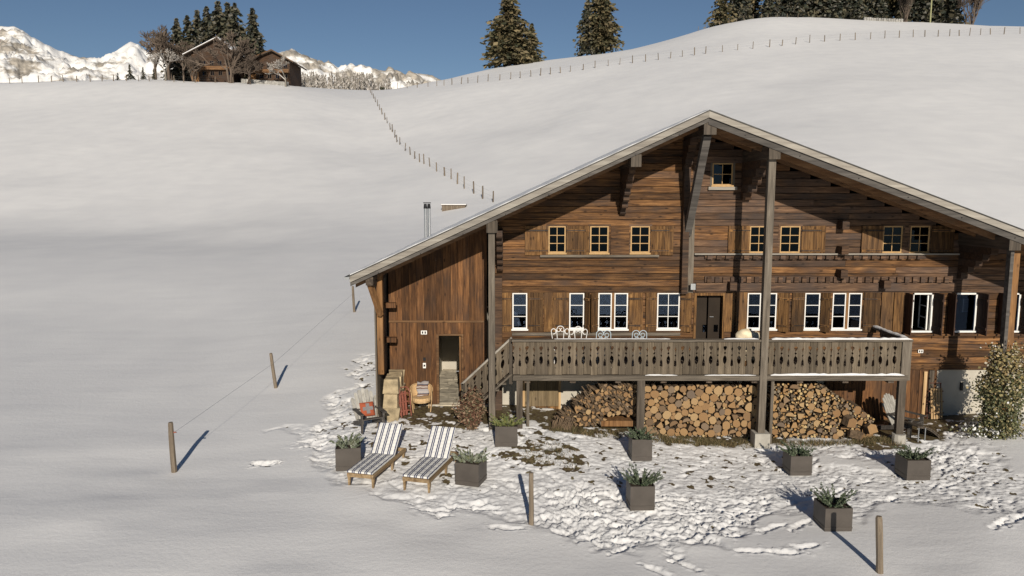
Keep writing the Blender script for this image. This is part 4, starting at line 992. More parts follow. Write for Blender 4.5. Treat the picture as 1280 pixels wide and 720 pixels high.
# right bay: fine kindling with larger split logs, sloping down to the right
x0, x1 = bay(967, 1094); zr = gzs((x0 + x1) / 2, 20.9) + .0; ztr = P(1000, 480, YB + .4).z
def in_right(x, z, r):
    t = (x - x0) / (x1 - x0); top = zr + (ztr - zr) * (1 if t < .45 else 1 - (t - .45) * 1.15)
    return zr + r * .6 < z < top - r * .5 and x > x0 + r * .5
radii = sorted([RW.choice((.125, .10, .09, .08, .07, .06)) for _ in range(95)], reverse=True)
bg_ = pack(lambda x, z, r: in_right(x, z, r) and not (r < .2 and z > zr + (ztr - zr) * .62 and RW.random() < .8), (x0, x1, zr, ztr), radii, 60, 8)
make_logs(bg_[:60], YB + .42, 'split firewood log among fine kindling in the right stack under balcony', 'logs stacked in the right bay', .35)
fill = pack(lambda x, z, r: in_right(x, z, r) and all((a - x) ** 2 + (b - z) ** 2 > ((c + r) * .85) ** 2 for a, b, c in bg_[:60]), (x0, x1, zr, ztr), [.05] * 120 + [.034] * 420 + [.024] * 1100, 40, 9)
stuff_logs(fill, YB + .46, 'kindling', 'fine pale kindling ends packed in the right stack under balcony')
for i, (px, py, s, a) in enumerate([(1062, 527, .28, .3), (1074, 545, .24, .9), (1088, 536, .26, .2), (1066, 542, .2, 1.4)]):
    c = P(px, py, YB + .25); b = MB(); b.prism([(-.5 * s, -.4 * s, -.45 * s), (.55 * s, -.35 * s, -.5 * s), (.5 * s, -.42 * s, .3 * s), (0, -.38 * s, .55 * s), (-.5 * s, -.4 * s, .35 * s)], (.05 * s, .9 * s, .05 * s), 0, 1)
    me = b.mesh('chopping_block', [M['bark'], M['logend']]); o = bpy.data.objects.new('wood_block', me); COL.objects.link(o); o.location = c; o.rotation_euler = (RW.uniform(-.3, .3), RW.uniform(-.3, .3), a)
    tag(o, ['pale split wood block leaning at the right stack\'s lower edge', 'grey split wood block on the grass right of the kindling', 'rightmost grey wood block beside the white garden chair', 'dark wood block at the foot of the right stack'][i], 'wood block', 'loose blocks by the right stack')

# ------------------------------------------------------------------ plants built of many small faces
def leaf_quad(m, c, s, q, up=None, aspect=1.6, mi=0):
    a = Vector((q.gauss(0, 1), q.gauss(0, 1), q.gauss(0, 1))) if up is None else Vector(up) + Vector((q.gauss(0, .45), q.gauss(0, .45), q.gauss(0, .3)))
    a.normalize(); b = a.cross(Vector((q.gauss(0, 1), q.gauss(0, 1), q.gauss(0, 1))))
    if b.length < 1e-3: b = Vector((1, 0, 0))
    b.normalize(); a *= s * aspect / 2; b *= s / 2; c = Vector(c)
    m.add([c - a, c + b, c + a, c - b], [(0, 1, 2, 3)], mi)
def sprig_plant(seed, n, h, spread, needles, ns, mat, name):
    q = random.Random(seed); m = MB()
    for k in range(n):
        a = q.uniform(0, 6.283); r = spread * math.sqrt(q.random()); b = Vector((math.cos(a) * r * .55, math.sin(a) * r * .55, 0))
        d = Vector((math.cos(a) * r * 1.6, math.sin(a) * r * 1.6, h * q.uniform(.6, 1.1))); L = d.length
        m.cyl(b, b + d * .9, .006, .003, 3, 0, False)
        for j in range(needles):
            t = q.uniform(.15, 1); p = b + d * t + Vector((q.gauss(0, .012), q.gauss(0, .012), 0))
            leaf_quad(m, p, ns * (1.15 - .5 * t), q, d.normalized() + Vector((q.gauss(0, .5), q.gauss(0, .5), .2)), 2.6)
    return m
PL = {'juniper': (34, .30, .25, 26, .034, M['juniper']), 'sage': (22, .26, .22, 14, .055, M['sage']), 'rosette': (24, .22, .24, 9, .07, M['sage']), 'yellow': (30, .2, .24, 20, .04, M['yellowgreen'])}
def planter(px, py, size, kind, rz, seed, label, hh=None, gsc=1.0):
    c = G(px, py); hh = hh or size * .92
    t = thing('planter', label, 'planter', (c.x, c.y, c.z - .02), rz, 'square planters in front of the chalet')
    s = size / 2; w = .025; b = MB()
    for (x0, y0, x1, y1) in ((-s, -s, s, -s + w), (-s, s - w, s, s), (-s, -s + w, -s + w, s - w), (s - w, -s + w, s, s - w)): b.b2((x0, y0, .0), (x1, y1, hh))
    b.b2((-s + w, -s + w, .02), (s - w, s - w, .06)); b.build('box', M['planter'], t)
    MB().b2((-s - .008, -s - .008, .08), (s + .008, -s - .0005, .11)).b2((s + .0005, -s, .08), (s + .008, s, .11)).b2((-s - .008, -s, .08), (-s - .0005, s, .11)).build('trim', M['steel'] if seed % 3 == 0 else M['planter'], t)
    MB().b2((-s + w, -s + w, hh - .08), (s - w, s - w, hh - .04)).build('soil', M['soil'], t)
    n, h, sp, nd, nsz, mat = PL[kind]
    m = sprig_plant(seed, n, h * gsc, sp * size / .55, nd, nsz, mat, 'plant'); m.v = [(x, y, z + hh - .05) for x, y, z in m.v]; m.build('plant', mat, t)
    return t
planter(436, 582, .60, 'rosette', .18, 1, 'dark planter with spiky grey-green rosettes left of the striped lounger')
planter(589, 601, .58, 'sage', -.30, 2, 'dark planter with silvery sprigs right of the second striped lounger')
planter(633, 553, .58, 'yellow', 0.0, 4, 'planter with yellow-green tuft before the balcony stair post')
planter(800, 571, .52, 'juniper', .02, 5, 'planter with low dark tuft before the dark post between log stacks', .56, .7)
planter(800, 631, .54, 'juniper', .03, 7, 'planter with tall green sprigs standing in trampled snow, alone in mid yard', .55, 1.1)
planter(996, 589, .54, 'juniper', .02, 8, 'planter with flat juniper before the right log stack', .50, .7)
planter(1040, 657, .58, 'juniper', .03, 10, 'frontmost planter with mixed sprigs beside the leaning fence post', .52, 1.0)
planter(1140, 594, .58, 'juniper', .02, 11, 'rightmost planter with one upright sprig near the white garden chair', .50, .85)

def bush(name, label, cat, c, size, n, ls, mat, seed, stems=26):
    q = random.Random(seed); t = thing(name, label, cat, c); m = MB(); sx, sy, sz = size; ends = []
    for k in range(stems):
        a = q.uniform(0, 6.283); r = math.sqrt(q.random()); e = Vector((math.cos(a) * r * sx, math.sin(a) * r * sy, sz * q.uniform(.5, 1.05) * (1 - .45 * r * r)))
        mid_ = e * .5 + Vector((q.gauss(0, .05), q.gauss(0, .05), .1)); b = Vector((q.gauss(0, .05), q.gauss(0, .05), 0))
        m.cyl(b, mid_, .010, .007, 4, 0, False); m.cyl(mid_, e, .007, .003, 4, 0, False); ends.append((b, mid_, e))
    m.build('stem', M['trunk'], t)
    f = MB()
    for k in range(n):
        b, mi, e = q.choice(ends); u_ = q.random() ** .7; p = (b.lerp(mi, u_ * 2) if u_ < .5 else mi.lerp(e, u_ * 2 - 1)) + Vector((q.gauss(0, sx * .12), q.gauss(0, sy * .12), q.gauss(0, sz * .07)))
        p.z = max(p.z, .01); leaf_quad(f, p, ls * q.uniform(.6, 1.3), q)
    f.build('foliage', mat, t); return t
g = P(590, 527, YB + .0); bush('dry_shrub', 'round shrub with dry reddish leaves at the foot of outside stair', 'shrub', (g.x, YB - .1, gzs(g.x, YB - .1) - .03), (.5, .42, 1.08), 3200, .05, M['drybush'], 5)
# climber on the right post
q = random.Random(77); cx, cy = XP3 + .16, YB + .05; zg = gzs(cx, cy); t = thing('climbing_plant', 'bushy olive climber with snow flecks growing up the right-hand post', 'climbing plant', (cx, cy, zg))
f, sn, stm = MB(), MB(), MB()
HC = P(1250, 436, cy).z - zg
for k in range(8):
    p = Vector((q.gauss(0, .06), q.gauss(0, .05), 0))
    for j in range(9):
        n_ = p + Vector((q.gauss(0, .07), q.gauss(0, .04), HC / 9.5)); stm.cyl(p, n_, .013, .010, 4, 0, False); p = n_
def cw(z): t_ = z / HC; return (.36 + .14 * math.sin(t_ * 3.2)) * (1 if t_ < .78 else 1 - (t_ - .78) * 2.4) * (1 + .22 * math.sin(z * 5.1 + 1))
CL = []; fd = MB()
for k in range(240):
    z = HC * q.random() ** .9; w = cw(z); a = q.uniform(0, 6.283); CL.append((Vector((math.cos(a) * w * q.uniform(.5, 1.1), math.sin(a) * w * .62 * q.uniform(.5, 1.1) - .05, z)), q.uniform(.07, .16)))
for k in range(12000):
    c, s = q.choice(CL); p = c + Vector((q.gauss(0, s), q.gauss(0, s), q.gauss(0, s * 1.2)))
    if p.z < .02: p.z = q.uniform(.02, .2)
    leaf_quad(fd if p.z / HC + q.gauss(0, .14) > .68 else f, p, q.uniform(.035, .08), q, None, 1.3)
    if q.random() < .022: leaf_quad(sn, p + Vector((0, -.02, .03)), q.uniform(.03, .07), q, None, 1.2)
for k in range(500):
    a = q.uniform(0, 6.283); r = .3 + abs(q.gauss(0, .35)); p = Vector((math.cos(a) * r - .25, math.sin(a) * r * .6, q.uniform(.02, .25)))
    leaf_quad(f, p, q.uniform(.03, .07), q, None, 1.4)
    if q.random() < .5: leaf_quad(sn, p + Vector((0, -.02, .03)), q.uniform(.03, .08), q, None, 1.2)
stm.build('stem', M['trunk'], t); f.build('foliage', M['climber'], t); fd.build('dry_foliage', M['climber_dry'], t); tag(sn.build('snow_flecks', M['snow'], t), kind='stuff')
# dry grass along the foot of the log stacks
def grass(name, label, spots, n, seed, h=.12):
    q = random.Random(seed); m = MB()
    for k in range(n):
        (xa, ya, xb, yb) = q.choice(spots); x, y = q.uniform(xa, xb), q.uniform(ya, yb); z = gzs(x, y) - .04 if k % 8 == 0 else z_last + q.uniform(-.01, .01); z_last = z
        if k % 8: x, y = xl_ + q.gauss(0, .06), yl_ + q.gauss(0, .05)
        else: xl_, yl_ = x, y
        a = q.uniform(0, 3.14); w = q.uniform(.004, .009); dx, dy = math.cos(a) * w, math.sin(a) * w; hh = h * q.uniform(.5, 1.5); lx, ly = q.gauss(0, .06), q.gauss(0, .05)
        m.add([(x - dx, y - dy, z), (x + dx, y + dy, z), (x + lx, y + ly, z + hh)], [(0, 1, 2)])
    tag(m.build(name, M['grass']), label, 'grass', None, 'stuff')
bxa, bxb, bxc = P(690, 540, YB).x, P(960, 540, YB).x, P(1110, 540, YB).x
grass('dry_grass', 'dry brown grass along the foot of the log stacks', [(bxa, 20.3, bxb, 20.75), (P(812, 540, YB).x, 20.25, P(905, 540, YB).x, 20.7), (bxb + .3, 20.35, bxc, 20.7), (bxc - .6, 20.3, bxc + .4, 20.8)], 5200, 3, .11)
ga = G(690, 570); grass('dry_grass', 'olive grass tufts poking through thin snow beside the stair planter', [(ga.x - .7, ga.y - .5, ga.x + .7, ga.y + .8)], 700, 4, .06)

# ------------------------------------------------------------------ loungers
def lounger(p_fl, p_fr, p_hr, label):
    a, b, c = G(*p_fl), G(*p_fr), G(*p_hr); mid_ = (a + b) / 2
    d = Vector((c.x - b.x, c.y - b.y)); ang = math.atan2(d.y, d.x) - math.pi / 2
    t = thing('sun_lounger', label, 'sun lounger', (mid_.x, mid_.y, mid_.z - .02), ang, 'striped sun loungers on the snow')
    Wd, L, H = .66, 1.98, .33; hw = Wd / 2
    f = MB()
    for s in (-1, 1): f.b2((s * hw - .022 * s - .022, 0, H - .09), (s * hw - .022 * s + .022, L, H))
    f.b2((-hw + .045, 0, H - .09), (hw - .045, .04, H - .002)).b2((-hw + .045, L - .04, H - .09), (hw - .045, L, H - .002)); f.build('frame', M['teak'], t)
    for (x, y) in ((-hw + .03, .05), (hw - .03, .05), (-hw + .03, L - .12), (hw - .03, L - .12), (hw - .03, L * .58), (-hw + .03, L * .58)):
        MB().add([(x - .028, y - .03, H - .091), (x + .028, y - .03, H - .091), (x + .028, y + .05, H - .091), (x - .028, y + .05, H - .091), (x - .02, y - .02, 0), (x + .02, y - .02, 0), (x + .02, y + .025, 0), (x - .02, y + .025, 0)], [(0, 1, 2, 3), (4, 7, 6, 5), (0, 4, 5, 1), (1, 5, 6, 2), (2, 6, 7, 3), (3, 7, 4, 0)]).build('leg', M['teak'], t)
    for i in range(9): MB().b2((-hw + .046, .08 + i * .135, H - .03), (hw - .046, .08 + i * .135 + .09, H - .004)).build('slat', M['teak'], t)
    yh = 1.27; an = math.radians(48); bl = .80
    br = MB(); 
    for s in (-1, 1): br.bar((s * (hw - .07), yh, H), (s * (hw - .07), yh + math.cos(an) * bl, H + math.sin(an) * bl), .035, .035)
    for i in range(6):
        u_ = .08 + i * .13; br.box((0, yh + math.cos(an) * u_, H + math.sin(an) * u_), (Wd - .18, .09, .018), Matrix.Rotation(an, 3, 'X'))
    br.bar((0, yh + math.cos(an) * .55, H + math.sin(an) * .5), (0, L - .12, H - .03), .03, .03); br.build('backrest', M['teak'], t)
    def cushion(y0, L_, a_):
        m = MB(); nx, ny = 8, 14; th = .07; hw2 = hw - .015; top = []
        def prof(i, n, e): s_ = min(i, n - i) / n; return min(1, s_ * n / e)
        for side in (1, -1):
            vs = []
            for j in range(ny + 1):
                for i in range(nx + 1):
                    r = math.sqrt(prof(i, nx, 1.0) * prof(j, ny, 1.0)); z = th / 2 * side * (.55 + .45 * r) + (.006 * math.sin(j * 2.1 + i * 1.3) if side > 0 else 0)
                    vs.append((-hw2 + 2 * hw2 * i / nx, L_ * j / ny, z + th / 2))
            o_ = len(m.v); m.add(vs, [(j * (nx + 1) + i, j * (nx + 1) + i + 1, (j + 1) * (nx + 1) + i + 1, (j + 1) * (nx + 1) + i) for j in range(ny) for i in range(nx)])
        per = [i for i in range(nx + 1)] + [j * (nx + 1) + nx for j in range(1, ny + 1)] + [ny * (nx + 1) + i for i in range(nx - 1, -1, -1)] + [j * (nx + 1) for j in range(ny - 1, 0, -1)]
        nn = (nx + 1) * (ny + 1); m.f += [(per[k], per[(k + 1) % len(per)], per[(k + 1) % len(per)] + nn, per[k] + nn) for k in range(len(per))]; m.m += [0] * len(per)
        Rm = Matrix.Rotation(a_, 3, 'X'); m.v = [tuple(Rm @ Vector(v) + Vector((0, y0, H + .006))) for v in m.v]; return m
    cushion(-.015, 1.28, 0).build('seat_cushion', M['stripes'], t); cushion(yh + .02, .84, an).build('back_cushion', M['stripes'], t)
    return t
lounger((435, 606), (466, 612), (505, 571), 'striped sun lounger standing between the rosette planter and the other lounger')
lounger((504, 613), (536, 616), (568, 577), 'striped sun lounger on the right, next to the silvery planter')

# ------------------------------------------------------------------ garden chairs
def adirondack(c, ang, label, cushion, wood_m, arm_m, sc=1.0):
    t = thing('garden_chair', label, 'garden chair', c, ang); t.scale = (sc, sc, sc)
    # local: faces -Y
    tilt = math.radians(28); yb, zb_ = .18, .24
    lens = [.66, .80, .87, .90, .87, .80, .66]; n = 7; w = .085
    for i in range(n):
        x = (i - 3) * .095; fan = (i - 3) * .018; m = MB(); L = lens[i]
        pts = [(-w / 2, 0), (w / 2, 0), (w / 2 + .008, L - .05), (w / 3, L), (-w / 3, L), (-w / 2 - .008, L - .05)]
        Rm = Matrix.Rotation(-tilt, 3, 'X')
        m.prism([tuple(Rm @ Vector((x + px_ + fan * pz_ / L, 0, pz_)) + Vector((0, yb, zb_))) for px_, pz_ in pts], tuple(Rm @ Vector((0, .02, 0)))); m.build('back_slat', wood_m, t)
    for i in range(6):
        y = yb - .02 - i * .095; z = zb_ + .02 + i * .022; MB().box((0, y, z), (.60, .085, .02), Matrix.Rotation(-.22, 3, 'X')).build('seat_slat', arm_m, t)
    for s in (-1, 1):
        MB().b2((s * .33 - .06, -.42, .53), (s * .33 + .06, .34, .555)).build('armrest', arm_m, t)
        MB().b2((s * .31 - .02, -.36, 0), (s * .31 + .02, -.26, .529)).build('leg', arm_m, t)
        MB().bar((s * .275, -.34, .32), (s * .275, .62, .04), .03, .12).build('side_rail', arm_m, t)
    MB().b2((-.38, .30, .49), (.38, .34, .529)).build('back_rail', arm_m, t)
    if cushion:
        m = MB(); nx = 10; hw = .21
        for side in (1, -1):
            vs = []
            for j in range(nx + 1):
                for i in range(nx + 1):
                    u_, v_ = i / nx * 2 - 1, j / nx * 2 - 1; r = (1 - u_ ** 4) * (1 - v_ ** 4); pin = 1 - .06 * (u_ * u_) * (v_ * v_)
                    vs.append((u_ * hw * (1 - .07 * (1 - v_ * v_)) * pin, side * -.075 * r ** .6, v_ * hw * (1 - .07 * (1 - u_ * u_)) * pin))
            m.add(vs, [(j * (nx + 1) + i, j * (nx + 1) + i + 1, (j + 1) * (nx + 1) + i + 1, (j + 1) * (nx + 1) + i) for j in range(nx) for i in range(nx)])
        Rm = Matrix.Rotation(-tilt, 3, 'X'); off = Vector((0, yb - .06, zb_ + .06)) + Rm @ Vector((0, -.05, .22))
        m.v = [tuple(Rm @ Vector(v) + off) for v in m.v]
        t2 = thing('cushion', 'orange-red cushion with grey cross lying in the bleached garden chair', 'cushion', c, ang); me = m.build('cover', M['red'], t2, True)
        k = MB(); a_, b_ = .05, .145; cr = [(-a_, -b_), (a_, -b_), (a_, -a_), (b_, -a_), (b_, a_), (a_, a_), (a_, b_), (-a_, b_), (-a_, a_), (-b_, a_), (-b_, -a_), (-a_, -a_)]
        k.prism([tuple(Rm @ Vector((x, -.074, z)) + off) for x, z in cr], tuple(Rm @ Vector((0, -.008, 0)))); k.build('cross', M['steel_fab'], me)
    return t
g = G(462, 536); adirondack((g.x, g.y, g.z - .01), math.radians(28), 'bleached slat-back garden chair with orange-red cushion in the snow', True, M['adir'], M['grey_raf'], .98)
c = P(1131, 530, YB + .75); adirondack((c.x, YB + .75, gzs(c.x, YB + .75) - .02), math.radians(34), 'white slat-back garden chair behind the right balcony post', False, M['adir'], M['grey_raf'])
# curved slatted footrest with steel legs in front of it
c = P(1150, 548, YB + .25); zf = gzs(c.x, YB + .3); t = thing('footrest', 'curved dark plank footrest with steel legs right of the balcony post', 'footrest', (c.x, YB + .3, zf), .25)
prev = None
for i in range(11):
    a0 = -1.15 + i * .125; y = .95 * math.sin(a0 * 1.0); p = Vector((.05 + .85 * math.sin(a0) + .75, 0, .42 * math.cos(a0 * 1.05) + .0))
    p = Vector((-.32 + i * .085, 0, .40 - .0045 * i * i)); an = math.atan(.009 * i / .085)
    MB().box(p, (.078, .62, .028), Matrix.Rotation(an, 3, 'Y')).build('slat', M['dkpost'], t)
for s in (-1, 1):
    m = MB()
    for i in range(10): m.bar((-.32 + i * .085, s * .27, .37 - .0045 * i * i), (-.235 + i * .085, s * .27, .37 - .0045 * (i + 1) ** 2), .03, .05)
    m.build('side_rail', M['dkpost'], t)
    for x in (-.30, -.08): MB().cyl((x, s * .29, -.05), (x, s * .29, .36), .018, None, 6).build('leg', M['steel'], t)

# ------------------------------------------------------------------ things by the entrance
YS = YA - 1.35
c0 = P(480, 520, YS); c1 = P(498.5, 520, YS); zt = P(489, 474, YS).z; zb0 = min(gzs(c0.x, YS), gzs(c1.x, YS)) - .1
t = thing('stone_bench_wall', 'low yellowish stone block wall at the left corner by the red sled', 'stone wall', ((c0.x + c1.x) / 2, YS, zb0), 0, None, True)
nr = 3; hh = (zt - zb0) / nr
for r in range(nr):
    y = YS - .02
    while y < YA - .06:
        L = min(RW.uniform(.35, .6), YA - .05 - y); j = lambda: RW.uniform(-.045, .045); x0_, x1_ = c0.x, c1.x; z0_, z1_ = zb0 + r * hh, zb0 + (r + 1) * hh - .012
        MB().add([(x0_ + j(), y + .01, z0_), (x1_ + j(), y + .01, z0_), (x1_ + j(), y + L - .01, z0_), (x0_ + j(), y + L - .01, z0_), (x0_ + j(), y + .01 + abs(j()), z1_ + j() * .3), (x1_ + j(), y + .01 + abs(j()), z1_ + j() * .3), (x1_ + j(), y + L - .01, z1_ + j() * .3), (x0_ + j(), y + L - .01, z1_ + j() * .3)], [(0, 3, 2, 1), (4, 5, 6, 7), (0, 1, 5, 4), (1, 2, 6, 5), (2, 3, 7, 6), (3, 0, 4, 7)]).build('stone', M['stone'], t); y += L
def sled(c, rz, lean, L, Wd, label, slat_m, run_m, nsl):
    t = thing('sled', label, 'sled', c, rz); Rm = Matrix.Rotation(-lean, 3, 'X')
    def tf(m): m.v = [tuple(Rm @ Vector(v)) for v in m.v]; return m
    for s in (-1, 1):
        x = s * Wd / 2; pts = [(x, -.13, .02), (x, -.14, L * .82), (x * .9, -.10, L * .95), (x * .75, -.02, L)]
        tf(MB().tube(pts, .016, 6)).build('runner', run_m, t)
        for z in (L * .2, L * .5, L * .78): tf(MB().cyl((x, -.13, z), (x * .85, 0, z), .012, None, 5)).build('strut', run_m, t)
    tf(MB().cyl((-Wd / 2 * .75, -.02, L), (Wd / 2 * .75, -.02, L), .016, None, 6)).build('front_bar', run_m, t)
    for z in (L * .2, L * .5, L * .78): tf(MB().b2((-Wd / 2, -.02, z - .02), (Wd / 2, 0.0, z + .02))).build('cross_bar', run_m, t)
    for i in range(nsl):
        x = (i - (nsl - 1) / 2) * Wd * .86 / nsl; w = Wd * .6 / nsl; tf(MB().b2((x - w / 2, .002, .04), (x + w / 2, .018, L * .86))).build('slat', slat_m, t)
    return t
cs = P(507, 519, YS + .35); sled((c1.x + .12, YS + .25, gzs(c1.x + .1, YS + .2) - .02), math.radians(40), .12, .86, .32, 'red painted wooden sled leaning against the stone block wall', M['redwood'], M['redwood'], 3)
c = P(1172, 520, YW - .35); sled((c.x, YW - .32, gzs(c.x, YW - .35) - .05), math.pi, -.16, 1.12, .44, 'wooden sled with pale slats leaning against the plaster wall', M['pale_wood'], M['rust'], 5)
# wicker armchair with blanket
c = P(527, 506, YA - .55); zc_ = gzs(c.x, YA - .55)
t = thing('wicker_armchair', 'pale wicker tub chair with bentwood legs beside the entrance', 'armchair', (c.x, YA - .55, zc_ - .02), .15)
m = MB(); n = 18
for i in range(n + 1):
    pass
rings = []
for k, (z, s) in enumerate(((.30, .80), (.42, .88), (.58, .97), (.74, 1.05))):
    rings.append([(math.cos(math.pi * (-.08 + 1.16 * i / n)) * .31 * s, math.sin(math.pi * (-.08 + 1.16 * i / n)) * .28 * s + (.06 if k > 1 else .02), z - (.16 * abs(i / n * 2 - 1) ** 3 if k == 3 else 0)) for i in range(n + 1)])
for k in range(3):
    m.add(rings[k] + rings[k + 1], [(i, i + 1, n + 2 + i, n + 1 + i) for i in range(n)])
m.build('shell', M['rope'], t)
MB().tube(rings[3], .02, 6).build('rim', M['pale_wood'], t)
MB().cyl((0, .0, .33), (0, .0, .42), .28, .28, 16).build('seat', M['rope'], t)
MB().cyl((0, .0, .28), (0, .0, .325), .27, .27, 16).build('seat_base', M['pale_wood'], t)
for sx_ in (-1, 1):
    MB().tube([(sx_ * .25, -.22, 0), (sx_ * .29, -.18, .33), (sx_ * .30, -.05, .56), (sx_ * .31, .0, .60)], .018, 6).build('leg', M['pale_wood'], t)
    MB().tube([(sx_ * .22, .22, 0), (sx_ * .24, .2, .34)], .018, 6).build('leg', M['pale_wood'], t)
bl = MB(); nn = 10
vs = []
for j in range(nn + 1):
    u_ = j / nn
    for i in range(7):
        x = -.13 + .34 * i / 6; y = .30 - .27 * min(1, u_ * 1.9) if u_ < .55 else .02 - .06 * (u_ - .55); z = .80 - .02 * math.sin(i) - (u_ * .1 if u_ < .2 else .02 + (u_ - .2) * .42)
        vs.append((x + .02 * math.sin(j), y + .012 * math.sin(i * 1.9 + j), z + .01 * math.sin(i * 2.3)))
bl.add(vs, [(j * 7 + i, j * 7 + i + 1, (j + 1) * 7 + i + 1, (j + 1) * 7 + i) for j in range(nn) for i in range(6)])
o = bl.build('blanket', M['blanket'], None, True); o.location = Vector(t.location) + Matrix.Rotation(.15, 3, 'Z') @ ORG[o]; o.rotation_euler.z = .15
sd = o.modifiers.new('thick', 'SOLIDIFY'); sd.thickness = .018
tag(o, 'folded striped wool blanket hanging over the wicker tub chair', 'blanket')

# ------------------------------------------------------------------ on the balcony
def iron_chair(px, py, Y, label, mat, style):
    c = P(px, py, Y); t = thing('iron_chair', label, 'chair', (c.x, Y, ZFL), 0, 'ornate metal chairs on the balcony'); H = c.z - ZFL
    m = MB(); r = .012; hw = .21 if style == 0 else .20; zb_ = .46
    def arc(cx_, cz, rr, a0, a1, n=12): return [(cx_ + rr * math.cos(a0 + (a1 - a0) * i / n), 0, cz + rr * math.sin(a0 + (a1 - a0) * i / n)) for i in range(n + 1)]
    if style == 0:
        m.tube(arc(0, H - .10, .10, -.2, math.pi + .2), r, 5)
        for s in (-1, 1):
            m.tube([(s * .07, 0, zb_), (s * .17, 0, zb_ + .2), (s * .255, 0, H - .15)], r, 5); m.tube([(s * (.19 + .065 * math.cos(a_)), 0, H - .15 + .075 * math.sin(a_)) for a_ in [i_ * .42 for i_ in range(13)]], r, 5)
            m.tube([(0, 0, zb_), (s * .06, 0, zb_ + .18), (s * .105, 0, H - .11)], r, 5); m.tube([(s * (.05 + .045 * math.cos(a_)), 0, H - .11 + .05 * math.sin(a_)) for a_ in [i_ * -.42 for i_ in range(12)]], r * .8, 5)
    else:
        m.tube([(-hw, 0, zb_), (-hw, 0, H - .14)] + arc(-hw + .1, H - .1, .1, math.pi, .4, 8) + [(0, 0, H - .13)] + arc(hw - .1, H - .1, .1, math.pi - .4, 0, 8) + [(hw, 0, H - .14), (hw, 0, zb_)], r, 5)
        for s in (-1, 1): m.tube(arc(s * .09, H - .13, .055, 0, 6.28), r * .8, 5); m.tube([(s * .06, 0, H - .2), (s * .03, 0, zb_)], r * .8, 5); m.tube(arc(s * .07, H - .26, .07, 0, 6.28), r * .7, 5)
    bk = m.build('backrest', mat, t); bk.location.y -= .2; 
    MB().cyl((0, 0, .445), (0, 0, .465), .21, .21, 16).build('seat', mat, t)
    for sx_ in (-1, 1):
        for sy_ in (-1, 1): MB().tube([(sx_ * .14, sy_ * .14, .45), (sx_ * .19, sy_ * .19, 0)], r, 5).build('leg', mat, t)
iron_chair(700, 406, YB + .55, 'leftmost white scrolled iron chair behind the balcony rail', M['white_iron'], 0)
iron_chair(722, 406.5, YB + .50, 'white scrolled iron chair, second from left on the balcony', M['white_iron'], 0)
iron_chair(753.5, 411.5, YB + .6, 'pale blue iron chair under the double window on the balcony', M['blue_iron'], 1)
iron_chair(798, 411.5, YB + .6, 'rightmost pale blue iron chair on the balcony, alone', M['blue_iron'], 1)
c = P(939, 421, YB + .8); t = thing('fleece_armchair', 'low armchair draped with cream sheepskin behind the balcony rail', 'armchair', (c.x, YB + .8, ZFL))
m = MB(); n1, n2 = 28, 14; q = random.Random(3)
hz = P(938, 413, YB + .8).z - ZFL; vs = []
for j in range(n2 + 1):
    for i in range(n1):
        a = 6.283 * i / n1; ph = math.pi / 2 * j / n2; rr = max(0.0, math.cos(ph)) ** .55; w = 1 + .04 * math.sin(5 * a + j) + q.uniform(-.015, .015); zb_ = hz - .34
        vs.append((.47 * math.cos(a) * rr * w, .30 * math.sin(a) * rr * w, (.3 if j == 0 else zb_ + (hz - zb_) * math.sin(ph) * (1 + q.uniform(-.02, .02))) - .05 * math.cos(a) * (j > 0)))
m.add(vs, [(j * n1 + i, j * n1 + (i + 1) % n1, (j + 1) * n1 + (i + 1) % n1, (j + 1) * n1 + i) for j in range(n2) for i in range(n1)]); m.build('sheepskin', M['fleece'], t, True)
MB().b2((-.35, -.25, .12), (.35, .25, .32)).build('seat', M['shutter'], t)
for sx_ in (-1, 1):
    for sy_ in (-1, 1): MB().b2((sx_ * .3 - .025, sy_ * .2 - .025, 0), (sx_ * .3 + .025, sy_ * .2 + .025, .119)).build('leg', M['shutter'], t)

# ------------------------------------------------------------------ fences
def post_mesh(seed, n=7):
    q = random.Random(seed); m = MB(); lv = [(0, 1.05), (.35, 1.0), (.7, .96), (.97, .92), (1.0, .8)]; vs = []
    for z, r in lv:
        for i in range(n): a = 6.283 * i / n; rr = r * q.uniform(.9, 1.1); vs.append((math.cos(a) * rr, math.sin(a) * rr, z))
    m.add(vs, [(k * n + i, k * n + (i + 1) % n, (k + 1) * n + (i + 1) % n, (k + 1) * n + i) for k in range(len(lv) - 1) for i in range(n)] + [tuple(range((len(lv) - 1) * n, len(lv) * n))]); return m.mesh('post', [M['fpost']])
PM = [post_mesh(k) for k in range(3)]
def fence(pts, h, r, label, group, seed, wires=(.55, .9), wr=.006, sink=.1):
    q = random.Random(seed); b = pts[0]; t = thing('wire_fence', label, 'fence', b, 0, group, True); tops = []
    for p in pts:
        hh = h * q.uniform(.85, 1.12); o = link('post', PM[q.randrange(3)], t, Vector((p.x, p.y, p.z - sink))); rr = r * q.uniform(.8, 1.3)
        o.scale = (rr, rr, hh + sink); o.rotation_euler = (q.gauss(0, .035), q.gauss(0, .035), q.uniform(0, 6)); tops.append(hh)
    for w in wires:
        m = MB()
        for (p, hp), (s, hs_) in zip(list(zip(pts, tops))[:-1], list(zip(pts, tops))[1:]): m.cyl(p + Vector((0, -r, hp * w)), s + Vector((0, -r, hs_ * w)), wr, wr, 3, 0, False)
        m.build('wire', M['steel'], t)
    return t
diag = [(635, 550), (588, 535), (548, 512), (505, 490), (474, 468), (446, 447), (417, 432), (381, 412), (351, 390), (324, 378), (304, 370), (282, 355), (262, 338), (238, 320), (215, 292), (202, 280), (192, 260), (181, 235), (172, 225), (158, 195), (148, 180), (135, 155), (124, 135), (115, 118), (105, 100), (97, 84), (89, 68), (83, 58)]
